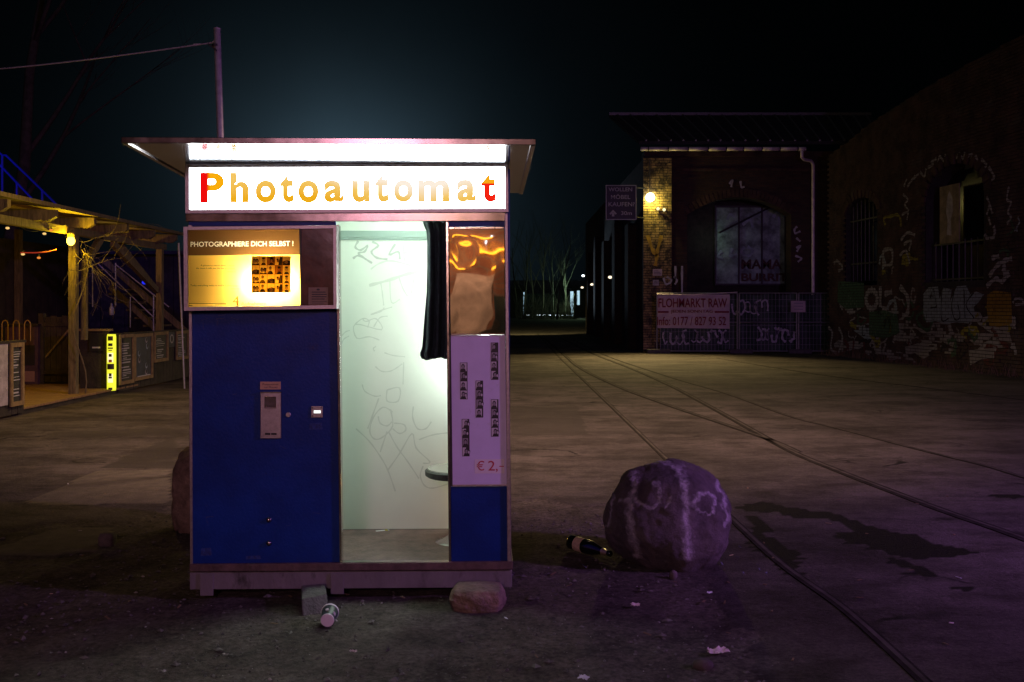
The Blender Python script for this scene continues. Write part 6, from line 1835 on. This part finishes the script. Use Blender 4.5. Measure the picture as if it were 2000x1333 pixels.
# big ice-blue throw-up
blob([(1806, 575), (1816, 562), (1835, 560), (1838, 585), (1846, 562), (1862, 566), (1858, 590), (1872, 560), (1890, 558), (1898, 575), (1910, 570), (1925, 575), (1915, 590), (1905, 600), (1908, 620), (1895, 632), (1870, 630), (1850, 633), (1830, 628), (1812, 630), (1806, 610)], MT['paint_blue'])
gtag([[(1812, 622), (1818, 590), (1826, 565), (1832, 600), (1834, 622)], [(1820, 602), (1832, 600)], [(1842, 572), (1842, 625), (1856, 622)], [(1866, 572), (1862, 600), (1868, 624), (1878, 620), (1874, 596)], [(1886, 566), (1888, 622)], [(1905, 572), (1890, 596), (1906, 622)]], .035, MT['print_black'], 'graffiti_outline')
blob([(1932, 575), (1945, 568), (1978, 572), (1980, 632), (1955, 640), (1935, 636), (1930, 600)], MT['paint_ochre'])
blob([(1700, 610), (1730, 606), (1755, 615), (1760, 650), (1730, 662), (1700, 655)], MT['paint_green'])
blob([(1640, 550), (1690, 552), (1690, 600), (1655, 605), (1638, 590)], MT['paint_green'])
gtag([arc(1705, 585, 11, 18, 0, 6.28, 12)], .16, MT['paint_pale'])
gtag([[(1722, 560), (1722, 600)], [(1730, 575), (1745, 570)], [(1760, 560), (1775, 580), (1776, 610), (1765, 618)]], .14, MT['paint_pale'])
gtag([[(1726, 640), (1738, 620), (1742, 650)], [(1663, 632), (1675, 640)]], .14, MT['paint_yellow'])
gtag([[(1762, 470), (1775, 455), (1790, 460)], [(1768, 478), (1782, 470), (1778, 490)], [(1760, 500), (1772, 490), (1780, 515)]], .08, MT['paint_pale'])
gtag([[(1765, 505), (1778, 498), (1776, 515), (1764, 512)], [(1725, 533), (1732, 530)]], .12, MT['paint_yellow'])
gtag([[(1728, 490), (1744, 488), (1744, 515), (1728, 516), (1728, 490)]], .10, MT['paint_pale'])
gtag([[(1766, 380), (1776, 390), (1770, 400), (1778, 412)], [(1764, 420), (1776, 415), (1774, 430)], [(1768, 365), (1774, 350)]], .06, MT['paint_pale'])
gtag([[(1775, 365), (1784, 352), (1790, 344)], [(1786, 350), (1797, 340)], [(1800, 336), (1808, 345), (1812, 330)], [(1815, 328), (1826, 322), (1822, 318), (1832, 310)], [(1835, 320), (1838, 306), (1846, 314), (1850, 302)],
      [(1872, 312), (1876, 300), (1884, 310), (1888, 298)], [(1892, 306), (1902, 302), (1900, 312)], [(1908, 304), (1914, 316)], [(1920, 312), (1930, 322), (1924, 330)], [(1934, 326), (1945, 345), (1940, 352)]], .07, MT['paint_pale'])
gtag([[(1930, 385), (1936, 400), (1930, 420)], [(1936, 400), (1942, 418)], [(1934, 425), (1938, 440)], [(1974, 365), (1970, 390), (1978, 395), (1972, 415), (1978, 425), (1970, 438)]], .06, MT['paint_pale'])
gtag([[(1935, 540), (1950, 520), (1965, 510), (1980, 505)], [(1930, 560), (1948, 545), (1960, 550), (1975, 535)], [(1940, 505), (1955, 500)]], .10, MT['paint_pale'])
blob([(1770, 678), (1812, 668), (1818, 695), (1806, 702), (1790, 690), (1772, 694)], MT['sheet_white'])
blob([(1895, 684), (1945, 680), (1945, 700), (1920, 702), (1898, 714)], MT['sheet_white'])
blob([(1950, 645), (1975, 650), (1980, 670), (1955, 665)], MT['sheet_white'])
gtag([[(1620, 640), (1628, 650), (1625, 680), (1636, 690)], [(1640, 640), (1648, 660), (1640, 690)]], .10, MT['paint_pale'])
gtag([[(1655, 670), (1662, 690)], [(1670, 665), (1668, 690)], [(1690, 668), (1692, 695)]], .10, MT['paint_red'])
rg = random.Random(77)
cols = [MT['paint_pale'], MT['paint_green'], MT['paint_pale'], MT['paint_blue'], MT['paint_yellow'], MT['paint_red'], MT['sheet_white'], MT['print_black']]
for k in range(74):
    cx_ = rg.uniform(1625, 1995); cy_ = rg.uniform(575, 700) if k < 52 else rg.uniform(430, 560)
    if k >= 52 and (1640 < cx_ < 1722 or 1800 < cx_ < 1932): continue
    a0 = rg.uniform(0, 6.28); sw = rg.choice([-1, 1]) * rg.uniform(1.5, 5.5); rx, ry = rg.uniform(5, 20), rg.uniform(7, 22)
    pts = [(cx_ + rx * math.cos(a0 + sw * j / 5) * rg.uniform(.5, 1.2), cy_ + ry * math.sin(a0 + sw * j / 5) * rg.uniform(.6, 1.1)) for j in range(6)]
    MB().ribbon([WR(x, y) - A0 for x, y in pts], rg.uniform(.03, .13), nw, .036 + .0003 * (k % 12)).build('graffiti_tag', WP[rg.choice(cols)], gb)
for k in range(12):
    cx_ = rg.uniform(1640, 1990); cy_ = rg.uniform(590, 690)
    blob([(cx_ + rg.uniform(14, 30) * math.cos(6.283 * j / 8), cy_ + rg.uniform(9, 24) * math.sin(6.283 * j / 8)) for j in range(8)], rg.choice(cols[:7]), .030 + .0004 * k)
for k in range(16):     # remains of pale plaster and paint near the ground
    cx_ = rg.uniform(1650, 1995); cy_ = rg.uniform(655, 700)
    blob([(cx_ + rg.uniform(10, 34) * math.cos(6.283 * j / 9), cy_ + rg.uniform(4, 15) * math.sin(6.283 * j / 9)) for j in range(9)], MT['sheet_white'], .0285 + .0003 * k)
# weeds at the wall foot
wd = MB().mat(MT['leaf']); rg = random.Random(6)
for k in range(260):
    u = rg.uniform(0, 11); p = A0 + wp_(u, 0, rg.uniform(.06, .5))
    wd.tube([p, p + Vector((rg.uniform(-.08, .08), rg.uniform(-.08, .08), rg.uniform(.05, .28)))], [.008, .002], 3)
tag(wd.build('weeds'), 'dry weeds along the foot of the graffiti wall', None, None, 'stuff')

# ------------------------------------------------------------------ far end of the alley
gh = thing('gatehouse', (P(1116, 0, 140).x, 140, 0), 'far lit gatehouse at the end of the alley', 'gatehouse')
wgh = P(1150, 0, 140).x - P(1112, 0, 140).x
MB().box(0, wgh, 0, 3, 0, 4.0).build('wall', MT['wood_dark'], gh)
MB().box(-.5, wgh, -.6, 3.2, 4.01, 4.3).build('roof', MT['tar'], gh)
MB().box(-.15, .28, -.05, -.004, .1, 3.6).build('lit_door', MT['cold_win'], gh)
MB().box(P(1127, 0, 140).x - P(1116, 0, 140).x, P(1132, 0, 140).x - P(1116, 0, 140).x, -.05, -.004, 1.7, 3.7).build('lit_window', MT['cold_win'], gh)
fw = thing('far_building', (P(985, 0, 135).x, 135, 0), 'dark low building left of the far lit yard', 'building')
MB().box(0, P(1026, 0, 135).x - P(985, 0, 135).x, 0, 8, 0, 3.9).build('wall', MT['wood_dark'], fw)
MB().box(-.3, P(1026, 0, 135).x - P(985, 0, 135).x + .3, -.4, 8, 3.91, 4.2).build('roof', MT['tar'], fw)
MB().box(P(1026, 0, 135).x - P(985, 0, 135).x - .25, P(1026, 0, 135).x - P(985, 0, 135).x - .05, -.06, -.004, .2, 3.4).build('lit_strip', MT['cold_win'], fw)
hb = thing('far_house', (-12, 210, 0), 'long dark house behind the far trees', 'house')
MB().box(0, 60, 0, 10, 0, 4.2).build('wall', MT['tarp'], hb)
MB().prism([(-.5, 4.21), (60.5, 4.21), (56, 7), (4, 7)], -.4, 10).build('roof', MT['tar'], hb)

# ------------------------------------------------------------------ what stands behind the camera, seen in the mirror and trim
bb = thing('bar_front', (-4, -9.0, 0), 'brick bar front with orange light tubes facing the booth', 'building')
MB().box(-6, 14, -.4, 0, 0, 5.5).build('wall', MT['brickwall_back'], bb)
ot = emis('orange_light_tube', (1.0, 0.36, 0.02), 6.0)
for x0, x1, z in ((3.95, 4.45, 2.66), (3.62, 3.84, 2.56), (4.0, 4.62, 2.46), (3.6, 3.9, 2.30), (4.36, 4.6, 2.26), (1.0, 2.4, 2.8), (5.0, 6.6, 2.6), (-1.5, 0.5, 2.4)):
    MB().tube([(x0, .12, z), (x1, .12, z + .03)], .018, 8).build('light_tube', ot, bb)
for x, z in ((4.42, 2.74), (4.28, 2.58)): MB().ball((x, .2, z), .03, 10).build('white_bulb', MT['cold_lamp'], bb)
MB().prism([(3.78, 0), (4.22, 0), (4.26, 1.5), (4.5, 1.95), (4.58, 2.16), (3.72, 2.12), (3.74, 1.5)], .01, .05).build('door_surround', mat('bar_plaster', (.55, .42, .32), .7, var=.3, vscale=4), bb)
MB().box(4.4, 5.6, .01, .06, .5, 1.6).build('window', MT['glass_dark'], bb)
MB().box(-6, 14, .0, .25, 0, 1.0).build('counter', MT['wood_dark'], bb)
lamp('bar_front_light', 'POINT', (-0.6, -7.2, 3.0), 170, (1.0, 0.60, 0.40), 0.15)
